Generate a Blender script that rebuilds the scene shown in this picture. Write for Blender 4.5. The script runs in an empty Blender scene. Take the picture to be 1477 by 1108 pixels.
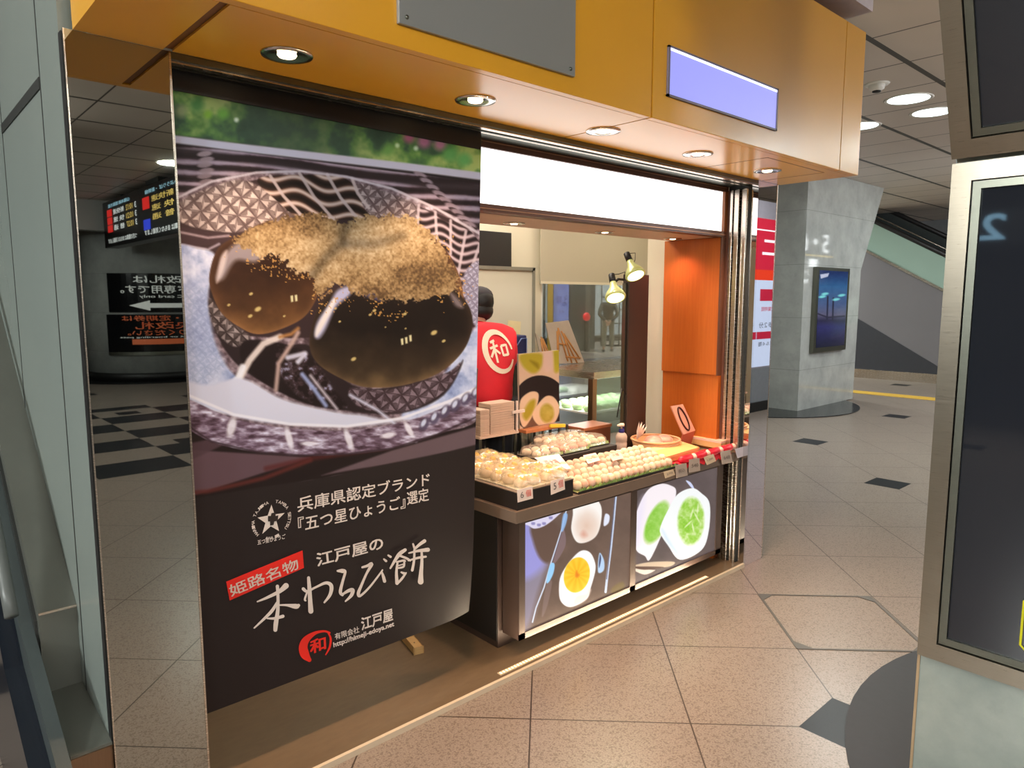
import bpy, bmesh, math, random
import numpy as np
from mathutils import Vector, Matrix
random.seed(7); rng = np.random.default_rng(7)
PI = math.pi
S = bpy.context.scene
COL = S.collection

# ------------------------------------------------------------------ camera
W_, H_ = 1477.0, 1108.0
FPX, CX, CY = 1021.0, 738.5, 554.0
TILT = math.atan(123 / 1021.0); HEAD = math.atan2(1132.5, 1028.0); EYE = 1.55
cR = np.array([math.sin(HEAD), -math.cos(HEAD), 0.0])
cF = np.array([math.cos(HEAD) * math.cos(TILT), math.sin(HEAD) * math.cos(TILT), -math.sin(TILT)])
cU = np.cross(cR, cF)
cam = bpy.data.cameras.new('camera'); camo = bpy.data.objects.new('camera', cam); COL.objects.link(camo)
cam.sensor_width = 36.0; cam.lens = 36.0 * FPX / W_; cam.clip_start = 0.05; cam.clip_end = 200
M = Matrix.Identity(4)
for i in range(3):
    M[i][0] = cR[i]; M[i][1] = cU[i]; M[i][2] = -cF[i]
M[0][3], M[1][3], M[2][3] = 0, 0, EYE
camo.matrix_world = M
S.camera = camo

# ------------------------------------------------------------------ world, exposure, big lights
wd = bpy.data.worlds.new('hall_ambient'); S.world = wd; wd.use_nodes = True
wd.node_tree.nodes['Background'].inputs[0].default_value = (0.80, 0.92, 0.90, 1)
wd.node_tree.nodes['Background'].inputs[1].default_value = 0.75
S.view_settings.view_transform = 'Standard'; S.view_settings.look = 'None'
S.view_settings.gamma = 1.0; S.view_settings.exposure = 0.0; S.view_settings.use_curve_mapping = False
try: S.cycles.use_denoising = True
except Exception: pass

HALL_Z = 3.27
def area(name, loc, power, size=0.4, col=(0.93, 1.0, 0.96), size_y=None, rot=(0, 0, 0), spread=PI):
    l = bpy.data.lights.new(name, 'AREA'); l.energy = power; l.color = col; l.spread = spread
    l.shape = 'RECTANGLE' if size_y else 'DISK'; l.size = size
    if size_y: l.size_y = size_y
    o = bpy.data.objects.new(name, l); COL.objects.link(o); o.location = loc; o.rotation_euler = rot
    return o
HALL_LAMPS = [(6.84, 2.42), (7.48, 2.43), (7.53, 3.1), (5.4, -0.8), (8.6, 0.2), (11.6, 2.6), (1.0, -1.8), (-2.2, -1.0), (3.0, -5.6),
              (6.0, -5.0), (12.8, -1.5), (-2.0, 3.5), (13.0, 8.0), (17.5, 12.0), (20.5, 12.5), (18.0, 6.0), (0.2, -8.5), (8.0, -9.5), (4.6, 6.6), (8.6, 9.6), (11.5, 12.5), (15.0, 15.0), (21.0, 15.5)]  # first three have fixtures; the rest unseen, the far ones added for brightness
for lx, ly in HALL_LAMPS:
    area('hall_lamp_light', (lx, ly, HALL_Z - 0.03), {(1.0, -1.8): 10, (-2.2, -1.0): 10, (5.4, -0.8): 14, (6.84, 2.42): 16, (7.48, 2.43): 16}.get((lx, ly), 230 if lx > 11 and ly > 5.5 else 46), 0.34)
def fill_light(x, y, tx, ty, power, tz=1.6, w=1.2, col=(1.0, 0.97, 0.90)):
    """added unseen washer turned towards (tx, ty, tz)"""
    d = Vector((tx - x, ty - y, tz - 3.15)); o = area('aimed_fill_light', (x, y, 3.15), power, w, col, 0.3)
    o.rotation_euler = d.to_track_quat('-Z', 'Z').to_euler()
fill_light(-1.6, -2.6, 1.0, 2.0, 66, 2.5); fill_light(0.3, -4.2, 2.0, 2.0, 92, 2.5); fill_light(4.6, -3.6, 3.0, 2.0, 62, 2.5)  # unseen lights added to brighten the front, side walls, columns and far wall
fill_light(-4.6, 1.4, 0.4, 2.6, 360, 1.6, 1.2, (0.97, 1.0, 0.97)); fill_light(-3.0, -0.6, 2.4, 0.2, 60, 1.2, 1.2, (0.92, 1.0, 0.97))
fill_light(-1.6, -6.6, 3.4, -10.6, 130, 1.6, 1.0, (0.95, 1.0, 1.0)); fill_light(19.0, 11.0, 20.0, 17.0, 260, 1.4, 1.6, (0.93, 1.0, 1.0)); fill_light(8.2, -1.6, 10.0, 4.5, 110, 1.8, 1.2, (0.95, 1.0, 1.0)); fill_light(10.5, 1.0, 14.5, 5.0, 90, 1.5, 1.2, (0.95, 1.0, 1.0))

# ------------------------------------------------------------------ helpers
def at(px, py, X=None, Y=None, Z=None):
    d = cF * FPX + cR * (px - CX) - cU * (py - CY)
    c = np.array([0, 0, EYE])
    if X is not None: s = X / d[0]
    elif Y is not None: s = Y / d[1]
    else: s = (Z - EYE) / d[2]
    return Vector(c + s * d)
def pj(P):
    v = P - np.array([0, 0, EYE]); z = v @ cF
    return CX + FPX * (v @ cR) / z, CY - FPX * (v @ cU) / z
def lin(c):
    c = np.asarray(c, float) / 255.0
    return np.where(c <= 0.04045, c / 12.92, ((c + 0.055) / 1.055) ** 2.4)
def L4(c): a = lin(c); return (float(a[0]), float(a[1]), float(a[2]), 1.0)

class NT:
    def __init__(s, name):
        s.m = bpy.data.materials.new(name); s.m.use_nodes = True; s.t = s.m.node_tree; s.t.nodes.clear()
        s.out = s.t.nodes.new('ShaderNodeOutputMaterial')
    def n(s, typ, **k):
        nd = s.t.nodes.new(typ)
        for a, b in k.items(): setattr(nd, a, b)
        return nd
    def set(s, sock, v):
        if isinstance(v, bpy.types.NodeSocket): s.t.links.new(v, sock)
        else: sock.default_value = v
    def math(s, op, a, b=0.0, c=None):
        nd = s.n('ShaderNodeMath', operation=op); s.set(nd.inputs[0], a); s.set(nd.inputs[1], b)
        if c is not None: s.set(nd.inputs[2], c)
        return nd.outputs[0]
    def mix(s, f, a, b):
        nd = s.n('ShaderNodeMix', data_type='RGBA'); s.set(nd.inputs[0], f); s.set(nd.inputs[6], a); s.set(nd.inputs[7], b)
        return nd.outputs[2]
    def bsdf(s, **k):
        nd = s.n('ShaderNodeBsdfPrincipled')
        for a, b in k.items(): s.set(nd.inputs[a], b)
        s.t.links.new(nd.outputs[0], s.out.inputs[0]); return nd
    def noise(s, scale, detail=3.0, vec=None, rough=0.5):
        nd = s.n('ShaderNodeTexNoise'); nd.inputs['Scale'].default_value = scale; nd.inputs['Detail'].default_value = detail
        nd.inputs['Roughness'].default_value = rough
        if vec is not None: s.t.links.new(vec, nd.inputs['Vector'])
        return nd.outputs[0]
    def obj(s): return s.n('ShaderNodeTexCoord').outputs['Object']
    def ramp(s, f, lo, hi):
        nd = s.n('ShaderNodeMapRange'); s.set(nd.inputs[0], f); nd.inputs[1].default_value = lo; nd.inputs[2].default_value = hi
        return nd.outputs[0]
    def stretch(s, v, sc):
        nd = s.n('ShaderNodeVectorMath', operation='MULTIPLY'); s.t.links.new(v, nd.inputs[0]); nd.inputs[1].default_value = sc
        return nd.outputs[0]

MC = {}
def mat(name, rgb, rough=0.5, metal=0.0, vary=0.06, scale=14.0, emit=0.0, emit_rgb=None, bump=0.0, stretch=None, **k):
    if name in MC: return MC[name]
    t = NT(name); v = t.obj()
    if stretch: v = t.stretch(v, stretch)
    f = t.noise(scale, 3.0, v)
    a = lin(rgb)
    c = t.mix(f, tuple(np.clip(a * (1 - vary * 2), 0, 1)) + (1,), tuple(np.clip(a * (1 + vary * 2), 0, 1)) + (1,))
    b = t.bsdf(**{'Base Color': c, 'Roughness': rough, 'Metallic': metal}, **k)
    if emit:
        t.set(b.inputs['Emission Color'], L4(emit_rgb or rgb)); b.inputs['Emission Strength'].default_value = emit
    if bump:
        bp = t.n('ShaderNodeBump'); bp.inputs['Strength'].default_value = bump; bp.inputs['Distance'].default_value = 0.01
        t.t.links.new(f, bp.inputs['Height']); t.t.links.new(bp.outputs[0], b.inputs['Normal'])
    MC[name] = t.m
    return t.m

class MB:
    """collects shapes in world coordinates; one mesh object per MB"""
    def __init__(s): s.v = []; s.f = []; s.sm = []
    def add(s, verts, faces, smooth=False):
        o = len(s.v); s.v += [tuple(p) for p in verts]; s.f += [tuple(i + o for i in f) for f in faces]; s.sm += [smooth] * len(faces)
        return s
    def box(s, x0, x1, y0, y1, z0, z1, bev=0.0, mtx=None):
        x0, x1 = min(x0, x1), max(x0, x1); y0, y1 = min(y0, y1), max(y0, y1); z0, z1 = min(z0, z1), max(z0, z1)
        bm = bmesh.new(); bmesh.ops.create_cube(bm, size=1.0)
        for v in bm.verts: v.co = Vector(((x0 + x1) / 2 + v.co.x * (x1 - x0), (y0 + y1) / 2 + v.co.y * (y1 - y0), (z0 + z1) / 2 + v.co.z * (z1 - z0)))
        if bev > 0: bmesh.ops.bevel(bm, geom=bm.edges[:], offset=bev, segments=2, affect='EDGES', profile=0.6)
        if mtx is not None: bm.transform(mtx)
        return s.bm(bm)
    def bm(s, bm, smooth=False):
        bm.verts.index_update()
        s.add([v.co[:] for v in bm.verts], [[v.index for v in f.verts] for f in bm.faces], smooth); bm.free(); return s
    def obox(s, c, ax, ay, az, bev=0.0):
        """box centred at c with half-axes ax, ay, az"""
        m = Matrix((( ax[0]*2, ay[0]*2, az[0]*2, c[0]), (ax[1]*2, ay[1]*2, az[1]*2, c[1]), (ax[2]*2, ay[2]*2, az[2]*2, c[2]), (0, 0, 0, 1)))
        bm = bmesh.new(); bmesh.ops.create_cube(bm, size=1.0); bm.transform(m)
        if bev > 0: bmesh.ops.bevel(bm, geom=bm.edges[:], offset=bev, segments=2, affect='EDGES', profile=0.6)
        bmesh.ops.recalc_face_normals(bm, faces=bm.faces[:])
        return s.bm(bm)
    def lathe(s, prof, c=(0, 0, 0), n=24, axis=None, smooth=True, jit=0.0):
        """prof: (r, z) from bottom to top"""
        R = Matrix.Identity(3)
        if axis is not None: R = Vector((0, 0, 1)).rotation_difference(Vector(axis).normalized()).to_matrix()
        vs = []
        for r, z in prof:
            for k in range(n):
                a = 2 * PI * k / n; rr = r * (1 + (jit and random.uniform(-jit, jit)))
                vs.append(Vector(c) + R @ Vector((rr * math.cos(a), rr * math.sin(a), z)))
        fs = []
        for i in range(len(prof) - 1):
            for k in range(n):
                fs.append((i * n + k, i * n + (k + 1) % n, (i + 1) * n + (k + 1) % n, (i + 1) * n + k))
        if prof[0][0] > 1e-6: fs.append(tuple(range(n))[::-1])
        if prof[-1][0] > 1e-6: fs.append(tuple((len(prof) - 1) * n + k for k in range(n)))
        return s.add(vs, fs, smooth)
    def tube(s, pts, r, n=8, cap=True, radii=None):
        pts = [Vector(p) for p in pts]; vs = []; fs = []; up = Vector((0.13, 0.21, 0.97)).normalized(); prev = None
        for i, p in enumerate(pts):
            d = (pts[min(i + 1, len(pts) - 1)] - pts[max(i - 1, 0)]).normalized()
            if prev is None: prev = d.orthogonal().normalized()
            a = (prev - d * prev.dot(d)).normalized(); b = d.cross(a); prev = a
            rr = radii[i] if radii else r
            for k in range(n):
                t = 2 * PI * k / n; vs.append(p + a * math.cos(t) * rr + b * math.sin(t) * rr)
        for i in range(len(pts) - 1):
            for k in range(n): fs.append((i * n + k, i * n + (k + 1) % n, (i + 1) * n + (k + 1) % n, (i + 1) * n + k))
        if cap: fs.append(tuple(range(n))[::-1]); fs.append(tuple((len(pts) - 1) * n + k for k in range(n)))
        return s.add(vs, fs, True)
    def prism(s, poly, d):
        """poly: 3D points of one face; d: extrusion vector"""
        n = len(poly); p = [Vector(q) for q in poly]; d = Vector(d)
        s.add(p + [q + d for q in p], [tuple(range(n)), tuple(range(n, 2 * n))[::-1]] + [(i, n + i, n + (i + 1) % n, (i + 1) % n) for i in range(n)])
        return s
    def ellipsoid(s, c, r, n=16, m=10, mtx=None):
        vs = [];
        for i in range(m + 1):
            th = PI * i / m
            for k in range(n):
                a = 2 * PI * k / n; q = Vector((r[0] * math.sin(th) * math.cos(a), r[1] * math.sin(th) * math.sin(a), -r[2] * math.cos(th)))
                if mtx is not None: q = mtx @ q
                vs.append(Vector(c) + q)
        fs = [(i * n + k, i * n + (k + 1) % n, (i + 1) * n + (k + 1) % n, (i + 1) * n + k) for i in range(m) for k in range(n)]
        return s.add(vs, fs, True)

def link(name, me, parent=None, loc=(0, 0, 0)):
    o = bpy.data.objects.new(name, me); COL.objects.link(o); o.location = loc
    if parent is not None: o.parent = parent
    return o
def wloc(o):
    p = Vector(o.location)
    while o.parent: o = o.parent; p += Vector(o.location)
    return p
def part(name, mb, m, parent=None, label=None, loc=None):
    """one mesh object; vertices given in world coordinates"""
    base = wloc(parent) if parent is not None else Vector((0, 0, 0))
    if loc is not None: org = Vector(loc)
    elif parent is not None: org = base
    else:
        a = np.array(mb.v); org = Vector(((a[:, 0].min() + a[:, 0].max()) / 2, (a[:, 1].min() + a[:, 1].max()) / 2, a[:, 2].min()))
    me = bpy.data.meshes.new(name); me.from_pydata([tuple(Vector(v) - org) for v in mb.v], [], mb.f)
    me.polygons.foreach_set('use_smooth', mb.sm)
    bm = bmesh.new(); bm.from_mesh(me); bmesh.ops.recalc_face_normals(bm, faces=bm.faces[:]); bm.to_mesh(me); bm.free()
    me.materials.append(m); me.update()
    o = link(name, me, parent, org - base)
    if label: o['label'] = label
    return o
def tag(o, label, cat, group=None):
    o['label'] = label; o['category'] = cat
    if group: o['group'] = group
    return o
def thing(name, label, cat, loc, group=None):
    o = bpy.data.objects.new(name, None); COL.objects.link(o); o.location = loc; o.empty_display_size = 0.05
    return tag(o, label, cat, group)
def single(name, mb, m, label, cat, group=None): return tag(part(name, mb, m), label, cat, group)
def struct(name, mb, m, parent=None):
    o = part(name, mb, m, parent)
    if parent is None: o['kind'] = 'structure'
    return o
def dup(root, loc, label=None, rotz=None, group=None):
    r = root.copy(); COL.objects.link(r); r.location = loc
    if rotz is not None: r.rotation_euler = (0, 0, rotz)
    if label: r['label'] = label
    if group: r['group'] = group
    for ch in root.children:
        c = ch.copy(); COL.objects.link(c); c.parent = r
        for g in ch.children:
            d = g.copy(); COL.objects.link(d); d.parent = c
    return r

def raw_text(body, bold=0.0):
    cu = bpy.data.curves.new('glyphs', 'FONT'); cu.body = body; cu.size = 1.0; cu.resolution_u = 3
    o = bpy.data.objects.new('glyphs', cu); COL.objects.link(o)
    me = bpy.data.meshes.new_from_object(o.evaluated_get(bpy.context.evaluated_depsgraph_get()))
    vs = np.array([v.co[:] for v in me.vertices]); fs = [tuple(p.vertices) for p in me.polygons]
    bpy.data.objects.remove(o); bpy.data.meshes.remove(me); bpy.data.curves.remove(cu)
    lo, hi = vs.min(0), vs.max(0); n = len(vs); uv = (vs[:, :2] - lo[:2]) / (hi[:2] - lo[:2]); wd = (hi[0] - lo[0]); ht = hi[1] - lo[1]
    if bold:            # heavier strokes: the glyphs struck again, shifted a hair
        out = [uv]; ff = list(fs)
        for k, (a, b) in enumerate(((1, 0), (0, 1), (1, 1))):
            out.append(uv + np.array([a * bold / wd, b * bold / ht])); ff += [tuple(i + n * (k + 1) for i in f) for f in fs]
        uv = np.concatenate(out); fs = ff
    return uv, fs
def lettering(mb, body, bl, br, tl, nrm, bold=0.0, eps=0.002):
    """writes body into the parallelogram bl-br-tl (3D points), lifted off along nrm"""
    uv, fs = raw_text(body, bold); bl, br, tl = Vector(bl), Vector(br), Vector(tl); e = Vector(nrm); n = len(uv) // 4 if bold else len(uv)
    return mb.add([bl + (br - bl) * u + (tl - bl) * v + e * (eps + 0.00004 * (i // n)) for i, (u, v) in enumerate(uv)], fs)

# painted prints: colour stored per vertex on a fine flat grid
def sdpoly(px, py, pts):
    pts = np.array(pts, float); d = np.full(px.shape, 1e18); inside = np.zeros(px.shape, bool); n = len(pts)
    for i in range(n):
        a = pts[i]; b = pts[(i + 1) % n]; ex, ey = b - a; wx, wy = px - a[0], py - a[1]
        t = np.clip((wx * ex + wy * ey) / (ex * ex + ey * ey + 1e-9), 0, 1)
        d = np.minimum(d, (wx - ex * t) ** 2 + (wy - ey * t) ** 2)
        c = ((a[1] > py) != (b[1] > py)) & (px < ex * (py - a[1]) / (ey if abs(ey) > 1e-9 else 1e-9) + a[0])
        inside ^= c
    d = np.sqrt(d); return np.where(inside, -d, d)
def smooth_pts(pts, k=6):
    """closed Catmull-Rom through pts"""
    p = np.array(pts, float); n = len(p); out = []
    for i in range(n):
        a, b, c, d = p[i - 1], p[i], p[(i + 1) % n], p[(i + 2) % n]
        for j in range(k):
            t = j / k; out.append(0.5 * ((2 * b) + (c - a) * t + (2 * a - 5 * b + 4 * c - d) * t * t + (3 * b - a - 3 * c + d) * t ** 3))
    return np.array(out)
def sdline(px, py, pts):
    d = np.full(px.shape, 1e18)
    for a, b in zip(pts[:-1], pts[1:]):
        ex, ey = b[0] - a[0], b[1] - a[1]; wx, wy = px - a[0], py - a[1]
        t = np.clip((wx * ex + wy * ey) / (ex * ex + ey * ey + 1e-9), 0, 1)
        d = np.minimum(d, (wx - ex * t) ** 2 + (wy - ey * t) ** 2)
    return np.sqrt(d)
def ell(px, py, cx, cy, rx, ry, rot=0.0):
    c, s = math.cos(rot), math.sin(rot); x, y = px - cx, py - cy
    return np.hypot((x * c + y * s) / rx, (-x * s + y * c) / ry)
def vnoise(x, y, seed=0):
    xi, yi = np.floor(x).astype(np.int64), np.floor(y).astype(np.int64); fx, fy = x - xi, y - yi
    fx = fx * fx * (3 - 2 * fx); fy = fy * fy * (3 - 2 * fy)
    def h(a, b):
        k = (a * 374761393 + b * 668265263 + seed * 982451653) & 0x7fffffff
        k = ((k ^ (k >> 13)) * 1274126177) & 0x7fffffff
        return ((k ^ (k >> 16)) & 0xffff) / 65535.0
    return (h(xi, yi) * (1 - fx) + h(xi + 1, yi) * fx) * (1 - fy) + (h(xi, yi + 1) * (1 - fx) + h(xi + 1, yi + 1) * fx) * fy
def fbm(x, y, seed=0, o=4):
    s = 0; a = 0.5
    for i in range(o): s = s + a * vnoise(x * 2 ** i, y * 2 ** i, seed + i); a *= 0.5
    return s / (1 - 0.5 ** o)
def soft(d, w=1.0): return np.clip(0.5 - d / w, 0, 1)
def over(c, rgb, a):
    rgb = np.asarray(rgb, float); a = np.clip(a, 0, 1)[:, None]
    return c * (1 - a) + (rgb if rgb.ndim == 2 else rgb[None, :]) * a
def ramp3(f, stops):
    """colour ramp on array f"""
    ks = [k for k, _ in stops]; return np.stack([np.interp(f, ks, [c[i] for _, c in stops]) for i in range(3)], 1)
def painted(name, fn, nx, ny, colour, m, parent=None, label=None, bow=None):
    """flat grid print; fn(s,t) -> Vector; colour(px,py) -> (n,3) sRGB"""
    s, t = np.meshgrid(np.linspace(0, 1, nx), np.linspace(0, 1, ny)); s = s.ravel(); t = t.ravel()
    p00, p10, p01 = (np.array(fn(*q)) for q in ((0, 0), (1, 0), (0, 1)))
    P = p00 + np.outer(s, p10 - p00) + np.outer(t, p01 - p00)
    px, py = pj(P); c = lin(np.clip(colour(px, py), 0, 255))
    if bow is not None: P = P + bow(s, t)
    base = np.array(wloc(parent)) if parent is not None else np.zeros(3)
    i = np.arange((nx - 1) * (ny - 1)); r, q = i // (nx - 1), i % (nx - 1); a = r * nx + q
    quads = np.stack([a, a + 1, a + nx + 1, a + nx], 1).astype(np.int32)
    me = bpy.data.meshes.new(name); me.vertices.add(len(P)); me.vertices.foreach_set('co', (P - base).astype(np.float32).ravel())
    me.loops.add(quads.size); me.loops.foreach_set('vertex_index', quads.ravel())
    me.polygons.add(len(quads)); me.polygons.foreach_set('loop_start', np.arange(0, quads.size, 4, dtype=np.int32))
    me.polygons.foreach_set('loop_total', np.full(len(quads), 4, np.int32))
    me.update(); me.validate()
    at_ = me.color_attributes.new('print', 'FLOAT_COLOR', 'POINT')
    at_.data.foreach_set('color', np.concatenate([c, np.ones((len(c), 1))], 1).astype(np.float32).ravel())
    me.materials.append(m); o = link(name, me, parent)
    if label: o['label'] = label
    return o
def print_mat(name, rough=0.5, emit=0.0, base=1.0, spec=0.3):
    t = NT(name); a = t.n('ShaderNodeAttribute', attribute_name='print')
    g = t.noise(900.0, 1.0, t.obj()); c = t.mix(t.math('MULTIPLY', g, 0.04), a.outputs[0], (0, 0, 0, 1))
    c2 = t.mix(1.0 - base, c, (0.01, 0.01, 0.01, 1))
    b = t.bsdf(**{'Base Color': c2, 'Roughness': rough, 'Specular IOR Level': spec})
    if emit: t.set(b.inputs['Emission Color'], c); b.inputs['Emission Strength'].default_value = emit
    return t.m
def ribbon(mb, plane, strokes, nrm, eps=0.002):
    """brush strokes: list of [(px,py,width)...] smoothed, laid on plane(px,py)->Vector"""
    for k, st in enumerate(strokes):
        a = np.array(st, float); n = len(a); q = []
        for i in range(n - 1):
            p0, p1, p2, p3 = a[max(i - 1, 0)], a[i], a[i + 1], a[min(i + 2, n - 1)]
            for j in range(6):
                t = j / 6; q.append(0.5 * (2 * p1 + (p2 - p0) * t + (2 * p0 - 5 * p1 + 4 * p2 - p3) * t * t + (3 * p1 - p0 - 3 * p2 + p3) * t ** 3))
        q.append(a[-1]); q = np.array(q); d = np.gradient(q[:, :2], axis=0); d /= np.linalg.norm(d, axis=1)[:, None] + 1e-9
        nn = np.stack([-d[:, 1], d[:, 0]], 1); w = np.maximum(q[:, 2:3], 0.3) / 2
        Lf = q[:, :2] + nn * w; Rt = q[:, :2] - nn * w
        e = Vector(nrm) * (eps + 0.00015 * k); m = len(q)
        vs = [plane(*p) + e for p in Lf] + [plane(*p) + e for p in Rt]
        fs = [(i, i + 1, m + i + 1, m + i) for i in range(m - 1)]
        for end, sgn in ((0, -1), (m - 1, 1)):      # rounded brush ends
            c = q[end, :2]; o = len(vs); vs.append(plane(*c) + e)
            for j in range(9):
                an = PI * j / 8; v = c + nn[end] * w[end] * math.cos(an) + sgn * d[end] * w[end] * math.sin(an); vs.append(plane(*v) + e)
            fs += [(o, o + 1 + j, o + 2 + j) for j in range(8)]
        mb.add(vs, fs)
    return mb
#@@1
# ------------------------------------------------------------------ materials of the setting
def floor_material():
    t = NT('granite_floor'); pos = t.n('ShaderNodeNewGeometry').outputs['Position']
    sep = t.n('ShaderNodeSeparateXYZ'); t.t.links.new(pos, sep.inputs[0]); x, y = sep.outputs[0], sep.outputs[1]
    r2 = 1 / math.sqrt(2); p = 0.588
    u = t.math('DIVIDE', t.math('SUBTRACT', t.math('MULTIPLY', t.math('ADD', x, y), r2), 3.05), p)
    v = t.math('DIVIDE', t.math('ADD', t.math('MULTIPLY', t.math('SUBTRACT', x, y), r2), 0.05), p)
    def wrap(a, per, off=0.0): return t.math('SUBTRACT', t.math('FLOORED_MODULO', t.math('ADD', a, per / 2 - off), per), per / 2)
    gu = t.math('ABSOLUTE', wrap(u, 1.0)); gv = t.math('ABSOLUTE', wrap(v, 1.0))
    joint = t.math('LESS_THAN', t.math('MINIMUM', gu, gv), 0.0048)
    du = t.math('MULTIPLY', wrap(u, 3.0, 2.0), p); dv = t.math('MULTIPLY', wrap(v, 3.0, 2.0), p)
    dx = t.math('ABSOLUTE', t.math('MULTIPLY', t.math('ADD', du, dv), r2)); dy = t.math('ABSOLUTE', t.math('MULTIPLY', t.math('SUBTRACT', du, dv), r2))
    dia = t.math('MULTIPLY', t.math('LESS_THAN', t.math('MAXIMUM', dx, dy), 0.14), t.math('MAXIMUM', t.math('GREATER_THAN', x, 2.3), t.math('GREATER_THAN', y, 1.5)))
    ix = t.math('FLOOR', t.math('DIVIDE', t.math('SUBTRACT', x, 2.15), 0.78)); iy = t.math('FLOOR', t.math('DIVIDE', t.math('ADD', y, 2.75), 0.59))
    par = t.math('FLOORED_MODULO', t.math('ADD', ix, iy), 2.0)
    zone = t.math('MULTIPLY', t.math('LESS_THAN', y, -2.75), t.math('GREATER_THAN', y, -7.2))
    chk = t.math('MULTIPLY', t.math('LESS_THAN', par, 0.5), zone)
    dark = t.math('MAXIMUM', dia, chk)
    n1 = t.noise(170.0, 4.0, pos, 0.75); n2 = t.noise(2.2, 3.0, pos); n3 = t.noise(260.0, 2.0, pos)
    vo = t.n('ShaderNodeTexVoronoi'); vo.inputs['Scale'].default_value = 150.0; t.t.links.new(pos, vo.inputs['Vector'])
    c = t.mix(t.ramp(n1, 0.38, 0.62), L4((124, 111, 101)), L4((156, 143, 132)))
    c = t.mix(t.ramp(n3, 0.62, 0.70), c, L4((84, 70, 60)))
    sepc = t.n('ShaderNodeSeparateColor'); t.t.links.new(vo.outputs['Color'], sepc.inputs[0])
    c = t.mix(t.math('MULTIPLY', t.math('GREATER_THAN', sepc.outputs[0], 0.80), 0.55), c, L4((92, 78, 68)))
    c = t.mix(t.math('MULTIPLY', n2, 0.22), c, L4((118, 107, 98)))
    dk = t.mix(n1, L4((26, 27, 30)), L4((40, 41, 45)))
    c = t.mix(dark, c, dk)
    jn = t.math('MULTIPLY', joint, t.math('SUBTRACT', 1.0, t.math('MAXIMUM', zone, dark)))
    c = t.mix(jn, c, L4((58, 46, 36)))
    t.bsdf(**{'Base Color': c, 'Roughness': t.math('ADD', 0.22, t.math('MULTIPLY', n1, 0.16)), 'Specular IOR Level': t.math('SUBTRACT', 0.45, t.math('MULTIPLY', dark, 0.36))})
    return t.m
def ceiling_material():
    t = NT('ceiling_panels'); pos = t.n('ShaderNodeNewGeometry').outputs['Position']
    sep = t.n('ShaderNodeSeparateXYZ'); t.t.links.new(pos, sep.inputs[0]); x, y = sep.outputs[0], sep.outputs[1]
    gx = t.math('FLOORED_MODULO', t.math('SUBTRACT', x, 5.09), 0.69); gy = t.math('FLOORED_MODULO', t.math('SUBTRACT', y, 2.05), 0.87)
    line = t.math('MAXIMUM', t.math('LESS_THAN', gx, 0.016), t.math('LESS_THAN', gy, 0.045))
    n = t.noise(1.3, 2.0, pos)
    c = t.mix(n, L4((204, 194, 185)), L4((220, 210, 201))); c = t.mix(line, c, L4((70, 66, 62)))
    t.bsdf(**{'Base Color': c, 'Roughness': 0.45}); return t.m
def marble_material(name, a, b, rough=0.12):
    t = NT(name); pos = t.n('ShaderNodeNewGeometry').outputs['Position']
    n = t.noise(3.1, 6.0, pos, 0.62); n2 = t.noise(9.0, 5.0, pos, 0.6)
    c = t.mix(t.ramp(n, 0.35, 0.65), L4(a), L4(b)); c = t.mix(t.math('MULTIPLY', t.ramp(n2, 0.58, 0.80), 0.45), c, tuple(x * 0.72 for x in L4(a)[:3]) + (1,))
    sep = t.n('ShaderNodeSeparateXYZ'); t.t.links.new(pos, sep.inputs[0])
    j = t.math('LESS_THAN', t.math('FLOORED_MODULO', t.math('ADD', sep.outputs[2], 0.15), 0.72), 0.006)
    c = t.mix(t.math('MULTIPLY', j, 0.5), c, L4((90, 92, 90)))
    t.bsdf(**{'Base Color': c, 'Roughness': rough, 'Specular IOR Level': 0.6}); return t.m
def brushed(name, rgb, rough=0.3, sc=(3, 3, 160)):
    t = NT(name); n = t.noise(6.0, 3.0, t.stretch(t.obj(), sc)); a = lin(rgb)
    n2 = t.noise(2.5, 4.0, t.obj())
    c = t.mix(n, tuple(a * 0.86) + (1,), tuple(np.clip(a * 1.12, 0, 1)) + (1,)); c = t.mix(t.math('MULTIPLY', t.ramp(n2, 0.45, 0.7), 0.22), c, tuple(a * 0.5) + (1,))
    t.bsdf(**{'Base Color': c, 'Metallic': 1.0, 'Roughness': t.math('ADD', rough - 0.06, t.math('MULTIPLY', n, 0.12))}); return t.m
def wood_material(name, a, b, sc=(30, 30, 1.2), rough=0.4):
    t = NT(name); n = t.noise(4.0, 5.0, t.stretch(t.obj(), sc), 0.6)
    c = t.mix(n, L4(a), L4(b)); t.bsdf(**{'Base Color': c, 'Roughness': rough}); return t.m
def glass_material(name, rgb=(225, 235, 232), alpha=0.12, rough=0.02):
    t = NT(name); b = t.n('ShaderNodeBsdfGlossy'); b.inputs['Roughness'].default_value = rough
    tr = t.n('ShaderNodeBsdfTransparent'); tr.inputs[0].default_value = L4(rgb)
    fr = t.n('ShaderNodeFresnel'); fr.inputs[0].default_value = 1.45
    mx = t.n('ShaderNodeMixShader'); t.set(mx.inputs[0], t.math('ADD', t.math('MULTIPLY', fr.outputs[0], 0.8), alpha * 0.3))
    t.t.links.new(tr.outputs[0], mx.inputs[1]); t.t.links.new(b.outputs[0], mx.inputs[2]); t.t.links.new(mx.outputs[0], t.out.inputs[0])
    return t.m
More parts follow.
